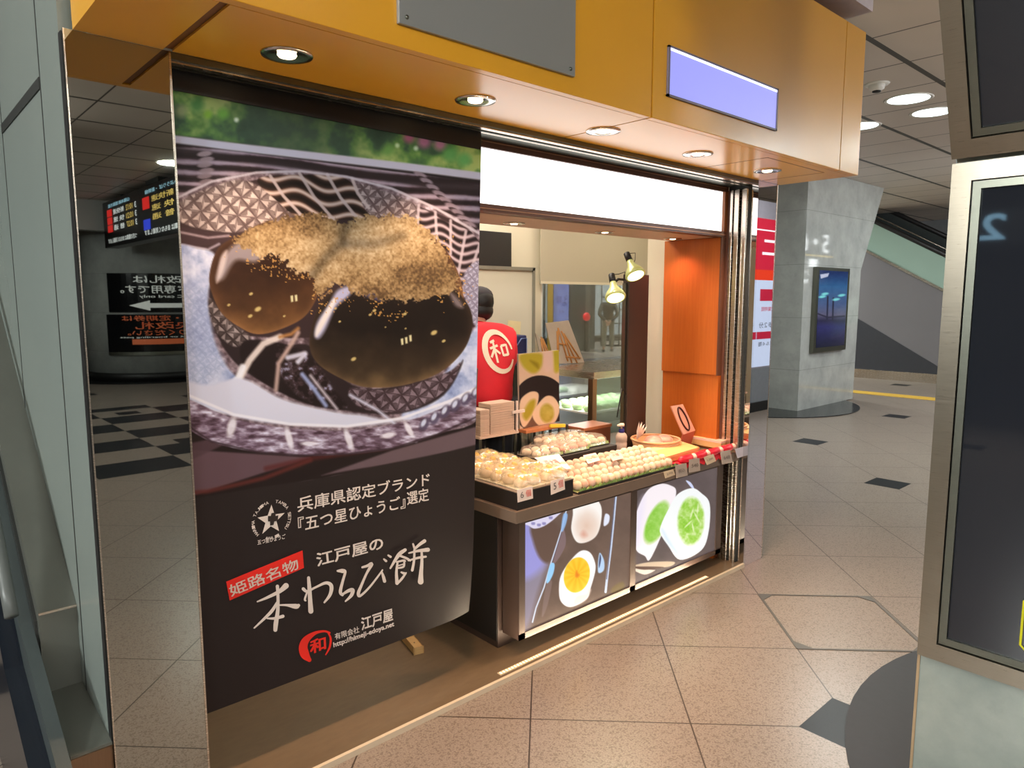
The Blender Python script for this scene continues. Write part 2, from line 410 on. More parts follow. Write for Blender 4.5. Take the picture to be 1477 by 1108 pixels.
def film_material(name, rgb=(255, 250, 240), cover=0.16):
    """thin crinkled food film: mostly clear with a milky sheen"""
    t = NT(name); n = t.noise(55.0, 3.0, t.obj())
    bp = t.n('ShaderNodeBump'); bp.inputs['Strength'].default_value = 0.6; bp.inputs['Distance'].default_value = 0.004; t.t.links.new(n, bp.inputs['Height'])
    g = t.n('ShaderNodeBsdfGlossy'); g.inputs['Roughness'].default_value = 0.16; t.t.links.new(bp.outputs[0], g.inputs['Normal'])
    d = t.n('ShaderNodeBsdfDiffuse'); d.inputs[0].default_value = L4(rgb)
    tr = t.n('ShaderNodeBsdfTransparent')
    m1 = t.n('ShaderNodeMixShader'); m1.inputs[0].default_value = 0.5; t.t.links.new(d.outputs[0], m1.inputs[1]); t.t.links.new(g.outputs[0], m1.inputs[2])
    m2 = t.n('ShaderNodeMixShader'); t.set(m2.inputs[0], t.math('ADD', cover, t.math('MULTIPLY', t.ramp(n, 0.5, 0.75), 0.22)))
    t.t.links.new(tr.outputs[0], m2.inputs[1]); t.t.links.new(m1.outputs[0], m2.inputs[2]); t.t.links.new(m2.outputs[0], t.out.inputs[0]); return t.m

M_floor = floor_material(); M_ceil = ceiling_material()
M_marble = marble_material('polished_grey_marble', (146, 149, 147), (164, 167, 164), 0.05)
M_marble_g = marble_material('pale_green_marble', (146, 156, 150), (172, 180, 173), 0.35)
M_steel = brushed('brushed_steel', (150, 142, 128), 0.30)
M_steel_d = brushed('dull_steel', (120, 122, 112), 0.36)
M_steel_w = brushed('polished_rail_steel', (222, 210, 196), 0.26)
M_mirror = mat('dark_tinted_mirror', (176, 178, 172), 0.012, 1.0, 0.0)
M_mirror2 = mat('clear_mirror', (225, 225, 226), 0.015, 1.0, 0.0)
M_sidewall = mat('grey_green_enamel_panel', (130, 139, 134), 0.22, 0.0, 0.02, 3, **{'Specular IOR Level': 0.7})
M_black = mat('matt_black', (22, 21, 22), 0.5)
M_seam = mat('dark_joint', (34, 36, 34), 0.6)
M_orange = mat('orange_lacquer_panel', (226, 162, 40), 0.30, 0, 0.025, 3, **{'Coat Weight': 0.5, 'Coat Roughness': 0.22})
M_orange_d = mat('orange_joint', (110, 66, 22), 0.5)
M_cream = mat('cream_painted_wall', (226, 216, 194), 0.6, 0, 0.02, 3)
M_brownframe = mat('reddish_brown_frame', (104, 66, 50), 0.38, 0, 0.05)
M_dkbrown = mat('dark_brown_laminate', (62, 48, 42), 0.38, 0, 0.05)
M_woodwall = wood_material('orange_cherry_veneer', (176, 84, 22), (204, 112, 40))
M_white = mat('white_plastic', (232, 230, 224), 0.4)
M_darkdisc = mat('dark_slate_inlay', (50, 51, 56), 0.45, 0, 0.05, 30, **{'Specular IOR Level': 0.2})
M_blackglass = mat('black_sign_glass', (36, 39, 46), 0.03, 0, 0.0, **{'Specular IOR Level': 0.55})
M_yellow = mat('tactile_yellow', (206, 164, 58), 0.5)
M_warmlamp = mat('warm_lamp_face', (255, 240, 215), 0.4, emit=9.0, emit_rgb=(255, 226, 178))
M_coollamp = mat('cool_lamp_face', (245, 255, 252), 0.4, emit=5.0, emit_rgb=(236, 255, 250))
M_chrome = mat('chrome_trim', (214, 208, 200), 0.16, 1.0, 0.02)

# ------------------------------------------------------------------ the setting
YF = 2.03            # plane of the shop front
struct('floor', MB().box(-16, 34, -18, 24, -0.2, 0.0), M_floor)
struct('ceiling', MB().box(-16, 34, -18, 24, HALL_Z, HALL_Z + 0.2), M_ceil)
def disc(c, r, z0=0.0005, z1=0.003, n=72):
    return MB().lathe([(r, z0), (r, z1)], (c[0], c[1], 0), n, smooth=False)
struct('floor_inlay', disc((2.96, -0.214), 1.264), M_darkdisc)
struct('floor_inlay', disc((9.8, 5.38), 1.448, 0.0005, 0.012), mat('black_plinth', (30, 31, 33), 0.2))
struct('floor_inlay', disc((4.4, -11.55), 1.75, 0.0005, 0.012), MC['black_plinth'])

# shop block, left flank: enamel panels, seen beside the escalator
w = part('wall_left', MB().box(0.40, 0.46, YF + 0.0505, 7.0, 0, HALL_Z), M_sidewall); w['kind'] = 'structure'
sm = MB()
for yy in (2.345, 3.07, 3.8, 4.5): sm.box(0.3985, 0.402, yy - 0.003, yy + 0.003, 0.3, HALL_Z)
part('panel_joint', sm, M_seam, w)
sm = MB().box(0.396, 0.402, 2.345, 3.06, 2.117, 2.147); part('groove', sm, M_seam, w)
struct('trim_1', MB().box(0.3985, 0.402, YF + 0.021, YF + 0.05, 0.0, 2.19), M_black)
# facade mirror beside the poster and the one past the counter
t = thing('mirror_panel', 'tall narrow dark mirror panel at the left end of the shop front', 'mirror', (0.52, YF, 0))
part('mirror_glass', MB().box(0.402, 0.636, YF, YF + 0.02, 0.0, 2.19), M_mirror, t)
part('edge_trim', MB().box(0.399, 0.402, YF - 0.002, YF + 0.004, 0, 2.19), M_steel_w, t)
part('edge_trim', MB().box(0.636, 0.641, YF - 0.002, YF + 0.05, 0, 2.19), M_steel_w, t)
t = thing('mirror_panel', 'narrow mirror panel at the right end of the shop front past the counter', 'mirror', (3.77, YF, 0))
part('mirror_glass', MB().box(3.672, 3.868, YF, YF + 0.02, 0.0, 2.19), M_mirror2, t)
part('return_panel', MB().box(3.660, 3.671, YF, YF + 0.045, 0.0, 2.19), M_mirror2, t)
part('edge_trim', MB().box(3.868, 3.872, YF - 0.002, YF + 0.02, 0.0, 2.19), M_steel_w, t)
# outer and inner walls of the shop room
struct('wall_front', MB().box(3.671, 3.868, YF + 0.021, 2.739, 0, 2.6), M_cream)
struct('wall_right', MB().box(3.68, 5.03, 2.74, 2.78, 0, 2.6).box(4.99, 5.03, 2.78, 3.72, 0, 2.6), M_cream)
struct('wall_inner_left', MB().box(0.47, 0.5, YF + 0.06, 3.6, 0, 2.6), M_cream)
bw = MB().box(0.5, 3.545, 3.60, 3.66, 0, 2.6)                # solid part of the rear wall
struct('wall_back', bw, M_cream)
struct('trim_2', MB().box(4.965, 4.99, 3.57, 3.66, 0, 2.6), M_cream)
struct('shop_ceiling', MB().box(0.5, 5.05, 2.56, 3.66, 2.45, 2.5), M_cream)
wn = part('window_1', MB().box(3.546, 4.964, 3.62, 3.626, 0.0, 1.70), glass_material('clear_pane', (250, 252, 251), alpha=0.05)); wn['kind'] = 'structure'
part('window_frame', MB().box(3.545, 3.56, 3.60, 3.64, 0, 1.7).box(4.95, 4.965, 3.60, 3.64, 0, 1.7).box(3.545, 4.965, 3.60, 3.64, 0, 0.05), M_white, wn)
# platform inside the shop front
pf = part('platform', MB().box(0.641, 3.66, YF + 0.005, 3.6, 0, 0.018), wood_material('worn_brown_lino', (92, 76, 58), (112, 94, 72), (4, 14, 4), 0.42)); pf['kind'] = 'structure'
part('edge_strip', MB().box(0.641, 3.66, YF - 0.008, YF + 0.006, 0, 0.022), mat('pale_edge_strip', (206, 190, 166), 0.5), pf)
# shutter track above the opening
tk = part('trim_3', MB().box(0.641, 3.66, YF, 2.199, 2.172, 2.19), M_steel_d); tk['kind'] = 'structure'
for y0, y1, z0, mm in ((2.040, 2.066, 2.166, M_steel_w), (2.074, 2.082, 2.163, M_steel_d), (2.094, 2.108, 2.166, M_steel_w)):
    part('track_rail', MB().box(0.641, 3.66, y0, y1, z0, 2.1725), mm, tk)
# shutter rails of the right jamb
jb = part('trim_4', MB().box(3.645, 3.6595, 2.075, 2.20, 0.018, 2.172), M_seam); jb['kind'] = 'structure'
for y0, y1, x0, mm in ((2.078, 2.100, 3.626, M_steel_w), (2.104, 2.112, 3.634, M_steel_w), (2.122, 2.146, 3.622, M_steel_w), (2.150, 2.158, 3.634, M_steel_w), (2.162, 2.180, 3.626, M_steel_w), (2.184, 2.1995, 3.628, M_brownframe)):
    part('jamb_rail', MB().box(x0, 3.6452, y0, y1, 0.018, 2.150, 0.002), mm, jb)

# ------------------------------------------------------------------ orange canopy over the shop
cp = thing('shop_canopy', 'orange lacquered box canopy above the shop front', 'canopy', (2.15, 1.8, 2.19))
C0, C1, CF0, CZ = 0.42, 3.895, 1.60, 2.19
for x0, x1 in ((C0, 2.118), (2.126, 3.666), (3.672, C1)):
    part('fascia_panel', MB().box(x0, x1, CF0, CF0 + 0.03, CZ, 2.90, 0.002), M_orange, cp)
for x0, x1 in ((C0, 0.622), (0.645, 2.118), (2.126, C1)):
    part('soffit_panel', MB().box(x0, x1, CF0 + 0.031, YF - 0.002, CZ, CZ + 0.02), M_orange, cp)
part('joint_strip', MB().box(0.621, 0.646, CF0 + 0.03, YF, CZ + 0.006, CZ + 0.02), M_orange_d, cp)
part('joint_strip', MB().box(2.117, 2.127, CF0 + 0.02, YF, CZ + 0.004, CZ + 0.2), M_orange_d, cp)
part('access_hatch', MB().box(3.1, 3.106, 1.68, 2.02, CZ - 0.0006, CZ).box(3.1, 3.68, 1.68, 1.685, CZ - 0.0006, CZ).box(3.676, 3.681, 1.68, 2.02, CZ - 0.0006, CZ), M_orange_d, cp)
part('canopy_top', MB().box(C0, C1, CF0 + 0.03, 2.5, 2.86, 2.90).box(C0, C0 + 0.02, CF0 + 0.03, YF, CZ + 0.02, 2.86).box(C1 - 0.02, C1, CF0 + 0.03, YF + 0.1, CZ + 0.02, 2.86), M_orange, cp)
struct('wall_upper', MB().box(0.46, 3.868, YF + 0.03, YF + 0.06, 2.2, HALL_Z), M_cream)
struct('trim_5', MB().box(0.45, 3.86, 1.56, 2.0, 2.98, 3.05), mat('lilac_white_cornice', (205, 194, 202), 0.5))
sp = thing('blank_sign', 'blank pale grey metal sign plate screwed to the orange fascia', 'sign', (1.383, 1.599, 2.243))
part('plate', MB().box(1.056, 1.71, 1.588, 1.5995, 2.243, 2.86, 0.002), mat('pale_grey_plate', (150, 152, 150), 0.35, 0.3, 0.02, 3), sp)
for q in ((1.08, 2.262), (1.688, 2.262)): part('screw', MB().lathe([(0.006, 0), (0.005, 0.003)], (q[0], 1.588, q[1]), 10, axis=(0, -1, 0)), M_steel_d, sp)
sp = thing('lit_sign', 'blank glowing lavender light box set into the orange fascia', 'sign', (2.60, 1.60, 2.275))
part('diffuser', MB().box(2.214, 2.996, 1.594, 1.5995, 2.285, 2.445), mat('lavender_diffuser', (60, 60, 90), 0.4, emit=1.0, emit_rgb=(158, 160, 250)), sp)
part('led_edge', MB().box(2.214, 2.996, 1.592, 1.5945, 2.437, 2.446), mat('lavender_led', (200, 205, 255), 0.4, emit=1.5, emit_rgb=(215, 220, 255)), sp)
part('frame', MB().box(2.204, 3.006, 1.591, 1.5996, 2.277, 2.285).box(2.204, 3.006, 1.591, 1.5996, 2.446, 2.453).box(2.204, 2.214, 1.591, 1.5996, 2.277, 2.453).box(2.996, 3.006, 1.591, 1.5996, 2.277, 2.453), mat('lavender_grey_frame', (120, 112, 130), 0.4), sp)

DL = [(0.877, 'first'), (1.519, 'second'), (2.152, 'middle'), (2.795, 'fourth'), (3.414, 'last')]
def downlight(x, y, z, label, power, r=0.052, spot=1.9, group='downlights in the orange soffit', cat='ceiling light', col=(1.0, 0.62, 0.36)):
    t = thing('downlight', label, cat, (x, y, z), group)
    tr_ = part('trim_ring', MB().lathe([(r * 0.80, -0.0015), (r, -0.005), (r + 0.014, -0.004), (r + 0.016, 0.0)], (x, y, z), 28), M_chrome, t)
    part('reflector', MB().lathe([(r * 0.82, -0.001), (r * 0.55, -0.0004), (0.001, -0.0002)], (x, y, z), 24), mat('reflector_cup', (210, 190, 160), 0.25, 0.8), tr_)
    part('lamp', MB().lathe([(0.0005, -0.008), (r * 0.42, -0.006), (r * 0.5, -0.0005)], (x, y, z), 20), M_warmlamp, t)
    l = bpy.data.lights.new('downlight_beam', 'SPOT'); l.energy = power; l.color = col; l.spot_size = spot; l.spot_blend = 0.65; l.shadow_soft_size = 0.035
    o = bpy.data.objects.new('downlight_beam', l); COL.objects.link(o); o.location = (x, y, z - 0.012)
    return t
for x, k in DL:
    downlight(x, 1.85, CZ, '%s recessed downlight from the left in the orange soffit' % k, 56, spot=1.75)

# header with the white light box over the counter
hd = thing('header_beam', 'reddish brown header beam with a long white light box over the counter', 'beam', (2.1, 2.3, 1.9))
HY = 2.20
part('beam', MB().box(0.641, 3.642, HY, 2.56, 1.895, 1.925).box(0.641, 3.642, HY, HY + 0.05, 2.142, 2.19).box(0.641, 3.642, 2.53, 2.56, 1.925, 2.172), M_brownframe, hd)
part('underside', MB().box(0.66, 3.58, HY + .05, 2.555, 1.8935, 1.8955), mat('beige_underside', (206, 180, 158), .5), hd)
part('end_post', MB().box(3.60, 3.642, HY - 0.004, HY + 0.05, 1.925, 2.142), mat('orange_brown_post', (140, 82, 42), 0.4), hd)
part('light_box', MB().box(0.66, 3.60, HY + 0.012, HY + 0.03, 1.925, 2.142), mat('white_light_box', (240, 240, 240), 0.3, emit=1.7, emit_rgb=(247, 246, 245)), hd)
for zz in (1.905, 2.163): part('bead', MB().box(0.66, 3.62, HY - 0.003, HY, zz, zz + 0.004), mat('copper_bead', (190, 140, 110), 0.3, 0.6), hd)
for x, k in ((2.227, 'left'), (2.865, 'middle'), (3.46, 'right')):
    downlight(x, 2.44, 1.8935, '%s small downlight under the brown header beam over the food' % k, 6.5, 0.036, 2.2, 'downlights under the header beam', col=(1.0, 0.76, 0.62) if k != 'right' else (1.0, 0.46, 0.42))
area('shop_room_light', (2.6, 3.05, 2.44), 22, 1.4, (1.0, 0.92, 0.78), 0.5)

# cherry veneer wall cabinet at the right of the opening
struct('wall_cabinet_side', MB().box(3.60, 3.668, 2.20, 2.585, 0.018, 1.112), M_woodwall)
wc = thing('wall_cabinet', 'orange cherry wood wall cabinet at the right end of the counter', 'cabinet', (3.6, 2.4, 1.11))
part('body', MB().box(3.585, 3.668, 2.205, 2.585, 1.113, 1.893, 0.002), M_woodwall, wc)
part('front_edge', MB().box(3.583, 3.645, 2.199, 2.2055, 1.11, 1.893), M_brownframe, wc)
#@@2
# ------------------------------------------------------------------ the big poster roller
BA, BB = Vector((0.640, 2.095, 0)), Vector((1.750, 2.095, 0))
def bfn(s, t):      # s along the front, t from top (0) to bottom (1); hangs back a little towards the foot
    x = 0.635 + s * (1.752 - 0.635); y = 2.10 + 0.075 * t
    z0 = 2.155; zl = 0.262 + 0.048 * s
    return Vector((x, y, z0 + (zl - z0) * t))
BN = (bfn(1, 0) - bfn(0, 0)).cross(bfn(0, 1) - bfn(0, 0)).normalized()
if BN.y > 0: BN = -BN
BP0 = bfn(0, 0)
def bpt(px, py):
    d = Vector(cF * FPX + cR * (px - CX) - cU * (py - CY)); o = Vector((0, 0, EYE))
    return o + d * ((BP0 - o).dot(BN) / d.dot(BN))

def poster_colour(px, py):
    n = len(px); c = np.zeros((n, 3)) + np.array([38., 31., 31.])
    f1 = fbm(px / 26, py / 26, 1); f2 = fbm(px / 7, py / 7, 5); f3 = vnoise(px / 2.6, py / 2.6, 9); f4 = fbm(px / 60, py / 60, 14)
    def P(pts, rgb, w=1.2, a=1.0, sm=True):
        nonlocal c
        q = smooth_pts(pts) if sm else pts
        c = over(c, rgb, soft(sdpoly(px, py, q), w) * a)
    def Ln(pts, rgb, w, a=1.0, blur=1.0):
        nonlocal c
        c = over(c, rgb, np.clip((w / 2 - sdline(px, py, pts)) / blur + 0.5, 0, 1) * a)
    def E(cx, cy, rx, ry, rot, rgb, blur=0.05, a=1.0):
        nonlocal c
        c = over(c, rgb, np.clip((1 - ell(px, py, cx, cy, rx, ry, rot)) / blur, 0, 1) * a)
    # blurred garden
    rail = 195 + (px - 251) * 0.127
    g = ramp3(f1 * 0.8 + f4 * 0.35, [(0.25, (38, 60, 48)), (0.5, (62, 92, 66)), (0.62, (96, 140, 70)), (0.8, (176, 196, 110))])
    mid = np.exp(-((px - 420) / 95) ** 2)[:, None]; g = g * (1 - 0.75 * mid) + np.array([66, 82, 70.]) * 0.75 * mid
    c = over(c, g, soft(py - rail, 4))
    for x, y, r, rgb in ((300, 165, 9, (130, 180, 60)), (322, 164, 12, (110, 170, 70)), (341, 173, 5, (235, 245, 225)), (262, 160, 14, (150, 160, 110)), (590, 198, 12, (190, 96, 140)), (612, 204, 14, (200, 120, 160)),
                         (635, 208, 13, (205, 130, 165)), (573, 210, 5, (215, 235, 190)), (600, 214, 5, (220, 240, 210)), (560, 216, 13, (110, 160, 80)), (650, 222, 16, (90, 165, 90)), (670, 230, 14, (100, 180, 100)), (284, 152, 15, (70, 130, 70)), (325, 140, 12, (180, 190, 130))):
        E(x, y, r, r, 0, rgb, 0.7, 0.85)
    # white rail and the wicker ground behind the dish
    low = py > rail
    stripe = np.sin((py - (px - 250) * 0.105 + 4 * np.sin(px / 50)) / 16 * 2 * PI + 1.5 * (fbm(px / 45, py / 9, 21) - 0.5))
    wk = ramp3(np.clip(stripe * 0.5 + 0.5 + 0.25 * (f2 - 0.5), 0, 1), [(0.0, (38, 28, 30)), (0.45, (66, 52, 56)), (0.7, (132, 112, 122)), (1.0, (178, 160, 172))])
    c = over(c, wk, soft(-(py - rail - 12), 2))
    P([(246, 212), (360, 226), (500, 243), (700, 268), (700, 284), (560, 262), (400, 240), (246, 222)], (46, 36, 38), 5, 0.9)
    Ln([(246, 200), (340, 212), (470, 227), (590, 241), (700, 255)], (206, 202, 216), 11, 1, 2.5)
    for k in range(7): E(297 + (k % 2) * 3 - 2, 222 + k * 8, 13, 4.6, -0.12, (176 - k * 6, 156 - k * 6, 160 - k * 6), 0.35, 0.9)
    for k in range(9): E(606 + k * 9, 252 + k * 9, 12, 4.5, 0.35, (168, 148, 156), 0.4, 0.85); E(609 + k * 9, 257 + k * 9, 9, 3, 0.35, (46, 32, 36), 0.4, 0.9)
    # table of dark lacquer slats under the dish
    P([(245, 600), (700, 560), (700, 645), (464, 690), (245, 730)], (33, 23, 23), 3, 1, False)
    P([(262, 648), (370, 655), (448, 660), (275, 716), (262, 716)], (98, 74, 80), 3, 1, False)
    Ln([(262, 712), (300, 709), (380, 690), (448, 664)], (98, 42, 36), 6, 0.8, 4)
    P([(270, 640), (312, 632), (322, 642), (276, 664)], (84, 62, 68), 3, 0.9, False)
    P([(464, 686), (565, 650), (700, 612), (700, 638), (600, 664), (520, 676)], (108, 88, 92), 3, 0.95, False)
    Ln([(384, 676), (450, 661), (560, 645)], (88, 34, 32), 7, 0.7, 5)
    # glass dish: outer body
    dish = [(240, 300), (255, 284), (305, 261), (370, 248), (435, 246), (500, 254), (565, 271), (630, 300), (692, 338), (720, 420), (700, 590), (630, 626), (565, 646), (500, 655), (435, 656), (370, 651), (305, 636), (272, 615), (240, 560)]
    dd = sdpoly(px, py, smooth_pts(dish))
    gl = ramp3(np.clip(f2 * 0.7 + 0.3 * f1, 0, 1), [(0.2, (58, 44, 48)), (0.45, (104, 86, 92)), (0.62, (150, 132, 138)), (0.85, (206, 196, 208))])
    c = over(c, gl, soft(dd, 1.5))
    # star-cut facets over the back wall of the dish
    def facets(pts, s, lo, hi, sk, a=1.0, w=3):
        nonlocal c
        u = (px * 1.0 + py * sk) / s; v = (py - px * 0.12) / s
        du = np.abs(u - np.round(u)); dv = np.abs(v - np.round(v)); w1 = np.abs(du - dv)
        ang = np.arctan2(v - np.round(v), u - np.round(u)); tri = 0.5 + 0.5 * np.sign(np.sin(ang * 4 + 0.6)); tri = tri * 0.7 + 0.3 * f2
        star = np.minimum(np.minimum(du, dv), w1 * 0.8); edge = np.clip(1 - star / 0.07, 0, 1)
        f = np.clip(0.15 + 0.6 * tri + 0.35 * (f1 - 0.4), 0, 1); f = f * (1 - 0.75 * edge)
        c = over(c, ramp3(f, [(0, lo), (1, hi)]), soft(sdpoly(px, py, smooth_pts(pts)), w) * a)
    P([(262, 300), (330, 268), (420, 254), (500, 262), (600, 296), (690, 348), (692, 470), (300, 480), (268, 400)], (52, 38, 40), 2)
    facets([(258, 292), (310, 268), (352, 260), (400, 284), (424, 312), (352, 334), (300, 332), (258, 318)], 27, (70, 54, 54), (226, 212, 204), 0.2)
    facets([(514, 266), (560, 278), (600, 296), (602, 322), (560, 312), (532, 312)], 22, (72, 56, 58), (206, 192, 190), 0.3)
    # wavy band in the middle of the back wall
    m = sdpoly(px, py, smooth_pts([(372, 258), (440, 252), (500, 258), (525, 300), (528, 314), (440, 316), (400, 290)]))
    wv = np.sin((py + 6 * np.sin(px / 13) - px * 0.2) / 9.5 * PI); c = over(c, ramp3(wv * 0.5 + 0.5, [(0, (24, 16, 14)), (0.55, (58, 40, 34)), (0.85, (150, 124, 112)), (1, (206, 186, 176))]), soft(m, 2))
    for x0, y0, x1, y1 in ((390, 254, 436, 312), (432, 250, 482, 318), (472, 252, 518, 318), (508, 258, 532, 300)): Ln([(x0, y0), ((x0 + x1) / 2 - 4, (y0 + y1) / 2), (x1, y1)], (196, 180, 178), 4.5, 0.9, 2)
    # radial slats on the right wall
    m = sdpoly(px, py, smooth_pts([(604, 300), (640, 318), (692, 352), (700, 480), (665, 420), (640, 360), (606, 326)]))
    wv = np.sin((py - px * 0.25 + 5 * np.sin(px / 9)) / 6.0 * PI); c = over(c, ramp3(wv * 0.5 + 0.5, [(0, (30, 22, 24)), (0.5, (80, 64, 68)), (1, (186, 170, 176))]), soft(m, 2))
    for x0, y0, x1, y1 in ((604, 296, 602, 330), (628, 306, 630, 344), (650, 318, 650, 366), (672, 334, 660, 400), (692, 352, 668, 424)): Ln([(x0, y0), (x1, y1)], (192, 178, 184), 4, 0.9, 2)
    facets([(668, 400), (696, 380), (700, 470), (680, 462)], 13, (110, 104, 122), (196, 196, 218), 0.2)
    P([(255, 328), (300, 334), (346, 340), (312, 352), (268, 352)], (58, 42, 46), 3); Ln([(256, 334), (300, 343), (330, 340)], (176, 160, 166), 3, 0.8, 3); Ln([(256, 352), (300, 360), (316, 352)], (180, 170, 184), 3, 0.8, 3)
    # sky-blue sheen on the left and right walls of the dish
    blue = ramp3(np.clip(f1 * 0.6 + f2 * 0.5, 0, 1), [(0.2, (112, 128, 172)), (0.5, (164, 176, 208)), (0.8, (206, 212, 230))])
    c = over(c, blue, soft(sdpoly(px, py, smooth_pts([(248, 362), (285, 358), (312, 372), (300, 430), (312, 500), (346, 548), (410, 582), (480, 600), (420, 612), (330, 598), (270, 574), (250, 470)])), 4))
    facets([(266, 420), (300, 424), (310, 490), (325, 530), (280, 560), (268, 500)], 15, (136, 150, 186), (196, 204, 226), 0.15, 0.55, 8)
    c = over(c, blue * 1.02, soft(sdpoly(px, py, smooth_pts([(640, 540), (688, 470), (700, 500), (700, 566), (660, 588), (600, 606), (580, 596)])), 4))
    # star-cut floor of the dish
    dk = [(304, 420), (324, 454), (350, 486), (400, 500), (450, 500), (520, 560), (640, 540), (668, 520), (640, 570), (580, 596), (510, 594), (440, 578), (380, 552), (336, 520), (308, 470)]
    P(dk, (40, 30, 32), 3)
    facets([(302, 430), (326, 458), (362, 488), (340, 500), (318, 486), (304, 460)], 22, (36, 26, 26), (196, 182, 178), 0.1)
    facets([(505, 560), (560, 562), (640, 540), (664, 524), (640, 566), (580, 594), (520, 588)], 25, (44, 30, 34), (164, 146, 156), 0.3)
    P([(352, 492), (410, 496), (440, 520), (470, 560), (500, 590), (440, 582), (380, 552), (350, 524)], (30, 21, 22), 3)
    c = over(c, ramp3(f2, [(0.45, (30, 21, 22)), (0.66, (70, 54, 58)), (0.8, (150, 150, 176))]), soft(sdpoly(px, py, smooth_pts([(400, 500), (445, 510), (480, 560), (500, 588), (440, 576), (404, 540)])), 5) * 0.9)
    for pts, rgb, w in (([(345, 548), (360, 520), (380, 496), (404, 486)], (226, 214, 206), 9), ([(404, 486), (420, 482), (430, 474)], (170, 120, 70), 5), ([(398, 562), (402, 524), (418, 500), (430, 480)], (186, 160, 150), 6),
                        ([(415, 516), (440, 510), (430, 522)], (206, 206, 222), 7), ([(436, 540), (452, 560), (470, 585)], (150, 164, 206), 6), ([(448, 542), (470, 570), (486, 590)], (196, 188, 196), 4), ([(505, 570), (545, 592), (600, 636)], (206, 208, 226), 4),
                        ([(330, 560), (344, 545), (350, 530)], (236, 236, 240), 10)): Ln(pts, rgb, w, 0.9, 4)
    # near rim: pale band then thick purple glass
    P([(262, 548), (300, 556), (350, 546), (409, 576), (484, 594), (519, 598), (590, 604), (692, 556), (692, 572), (581, 606), (500, 616), (419, 613), (337, 600), (262, 568)], (208, 210, 226), 5)
    Ln([(262, 566), (337, 598), (419, 612), (500, 615), (581, 603), (650, 578), (695, 556)], (236, 234, 240), 4, 0.9, 2)
    rim = [(258, 572), (337, 604), (419, 618), (500, 621), (581, 609), (650, 584), (700, 560), (700, 596), (630, 627), (565, 647), (500, 655), (435, 657), (370, 652), (305, 637), (258, 606)]
    th = ramp3(np.clip(fbm(px / 14, py / 5, 31) * 1.1 - 0.05, 0, 1), [(0.2, (66, 46, 56)), (0.45, (118, 96, 112)), (0.65, (168, 154, 172)), (0.85, (224, 220, 234))])
    c = over(c, th, soft(sdpoly(px, py, smooth_pts(rim)), 2))
    for x, y, rx, ry, ro in ((417, 632, 6, 22, -0.25), (503, 634, 6, 22, -0.35), (334, 616, 8, 20, 0.25), (590, 620, 5, 18, -0.5), (446, 640, 16, 4, 0), (560, 628, 14, 5, -0.2)): E(x, y, rx, ry, ro, (238, 234, 240), 0.5, 0.9)
    for k in range(6): E(612 + k * 15, 612 - k * 9, 8, 13, 0.5, (84, 74, 96), 0.4, 0.9); E(611 + k * 15, 610 - k * 9, 4, 8, 0.5, (214, 220, 238), 0.5, 0.9)
    Ln([(258, 606), (305, 637), (370, 652), (435, 657), (500, 655), (565, 647), (630, 627), (700, 596)], (52, 36, 42), 3, 0.8, 2)
    Ln([(250, 288), (305, 262), (370, 249), (435, 247), (500, 255), (565, 272), (630, 301), (700, 342)], (206, 196, 202), 3.5, 0.9, 2)
    # three glossy brown dumplings
    def lump(pts, dark, lit, ccx, ccy):
        nonlocal c
        q = smooth_pts(pts); d = sdpoly(px, py, q); sh = np.clip((py - ccy) / 90 + 0.35 + 0.35 * (f1 - 0.5), 0, 1)
        rimg = np.exp(-np.clip(-d, 0, None) / 7)
        col = ramp3(sh, [(0, dark), (0.6, tuple(0.55 * a + 0.45 * b for a, b in zip(dark, lit))), (1, lit)]); col = col * (1 + 0.25 * (f1[:, None] - 0.5)); col = col + rimg[:, None] * np.array([44, 34, 24.]) * 0.7
        c = over(c, col, soft(d, 1.6))
    lump([(530, 330), (590, 322), (630, 346), (655, 380), (668, 424), (660, 470), (560, 440), (520, 380)], (58, 36, 26), (120, 84, 52), 600, 380)
    lump([(347, 338), (386, 320), (430, 330), (462, 380), (460, 420), (440, 456), (402, 476), (370, 482), (344, 471), (320, 452), (306, 424), (302, 396), (315, 358)], (46, 27, 18), (108, 74, 42), 380, 420)
    lump([(500, 412), (560, 408), (640, 410), (668, 430), (681, 456), (678, 486), (662, 514), (630, 540), (581, 556), (532, 559), (498, 549), (461, 527), (447, 502), (450, 470), (466, 432)], (25, 18, 15), (92, 74, 50), 560, 505)
    P([(326, 366), (345, 350), (372, 356), (384, 364), (368, 378), (340, 376), (322, 402), (312, 400)], (148, 138, 142), 8, 0.9)
    P([(318, 372), (328, 362), (322, 392), (312, 408)], (206, 192, 190), 5, 0.8)
    P([(474, 440), (488, 418), (512, 412), (504, 426), (484, 444), (470, 474), (460, 488), (454, 484), (458, 464)], (172, 174, 206), 6, 0.95)
    P([(470, 448), (480, 432), (484, 436), (466, 472), (456, 486), (456, 474)], (226, 218, 210), 4, 0.9)
    P([(508, 416), (530, 428), (552, 434), (532, 420)], (92, 96, 150), 6, 0.8); P([(576, 420), (612, 424), (600, 416)], (92, 96, 150), 6, 0.7)
    P([(648, 420), (662, 432), (668, 444), (656, 440)], (150, 136, 140), 6, 0.7)
    for x, y in ((421, 431), (427, 430), (580, 493), (586, 491), (592, 488)): P([(x - 2, y - 4), (x + 1.5, y - 5), (x + 2, y + 4), (x - 1, y + 5)], (212, 206, 160), 1.5, 1, False)
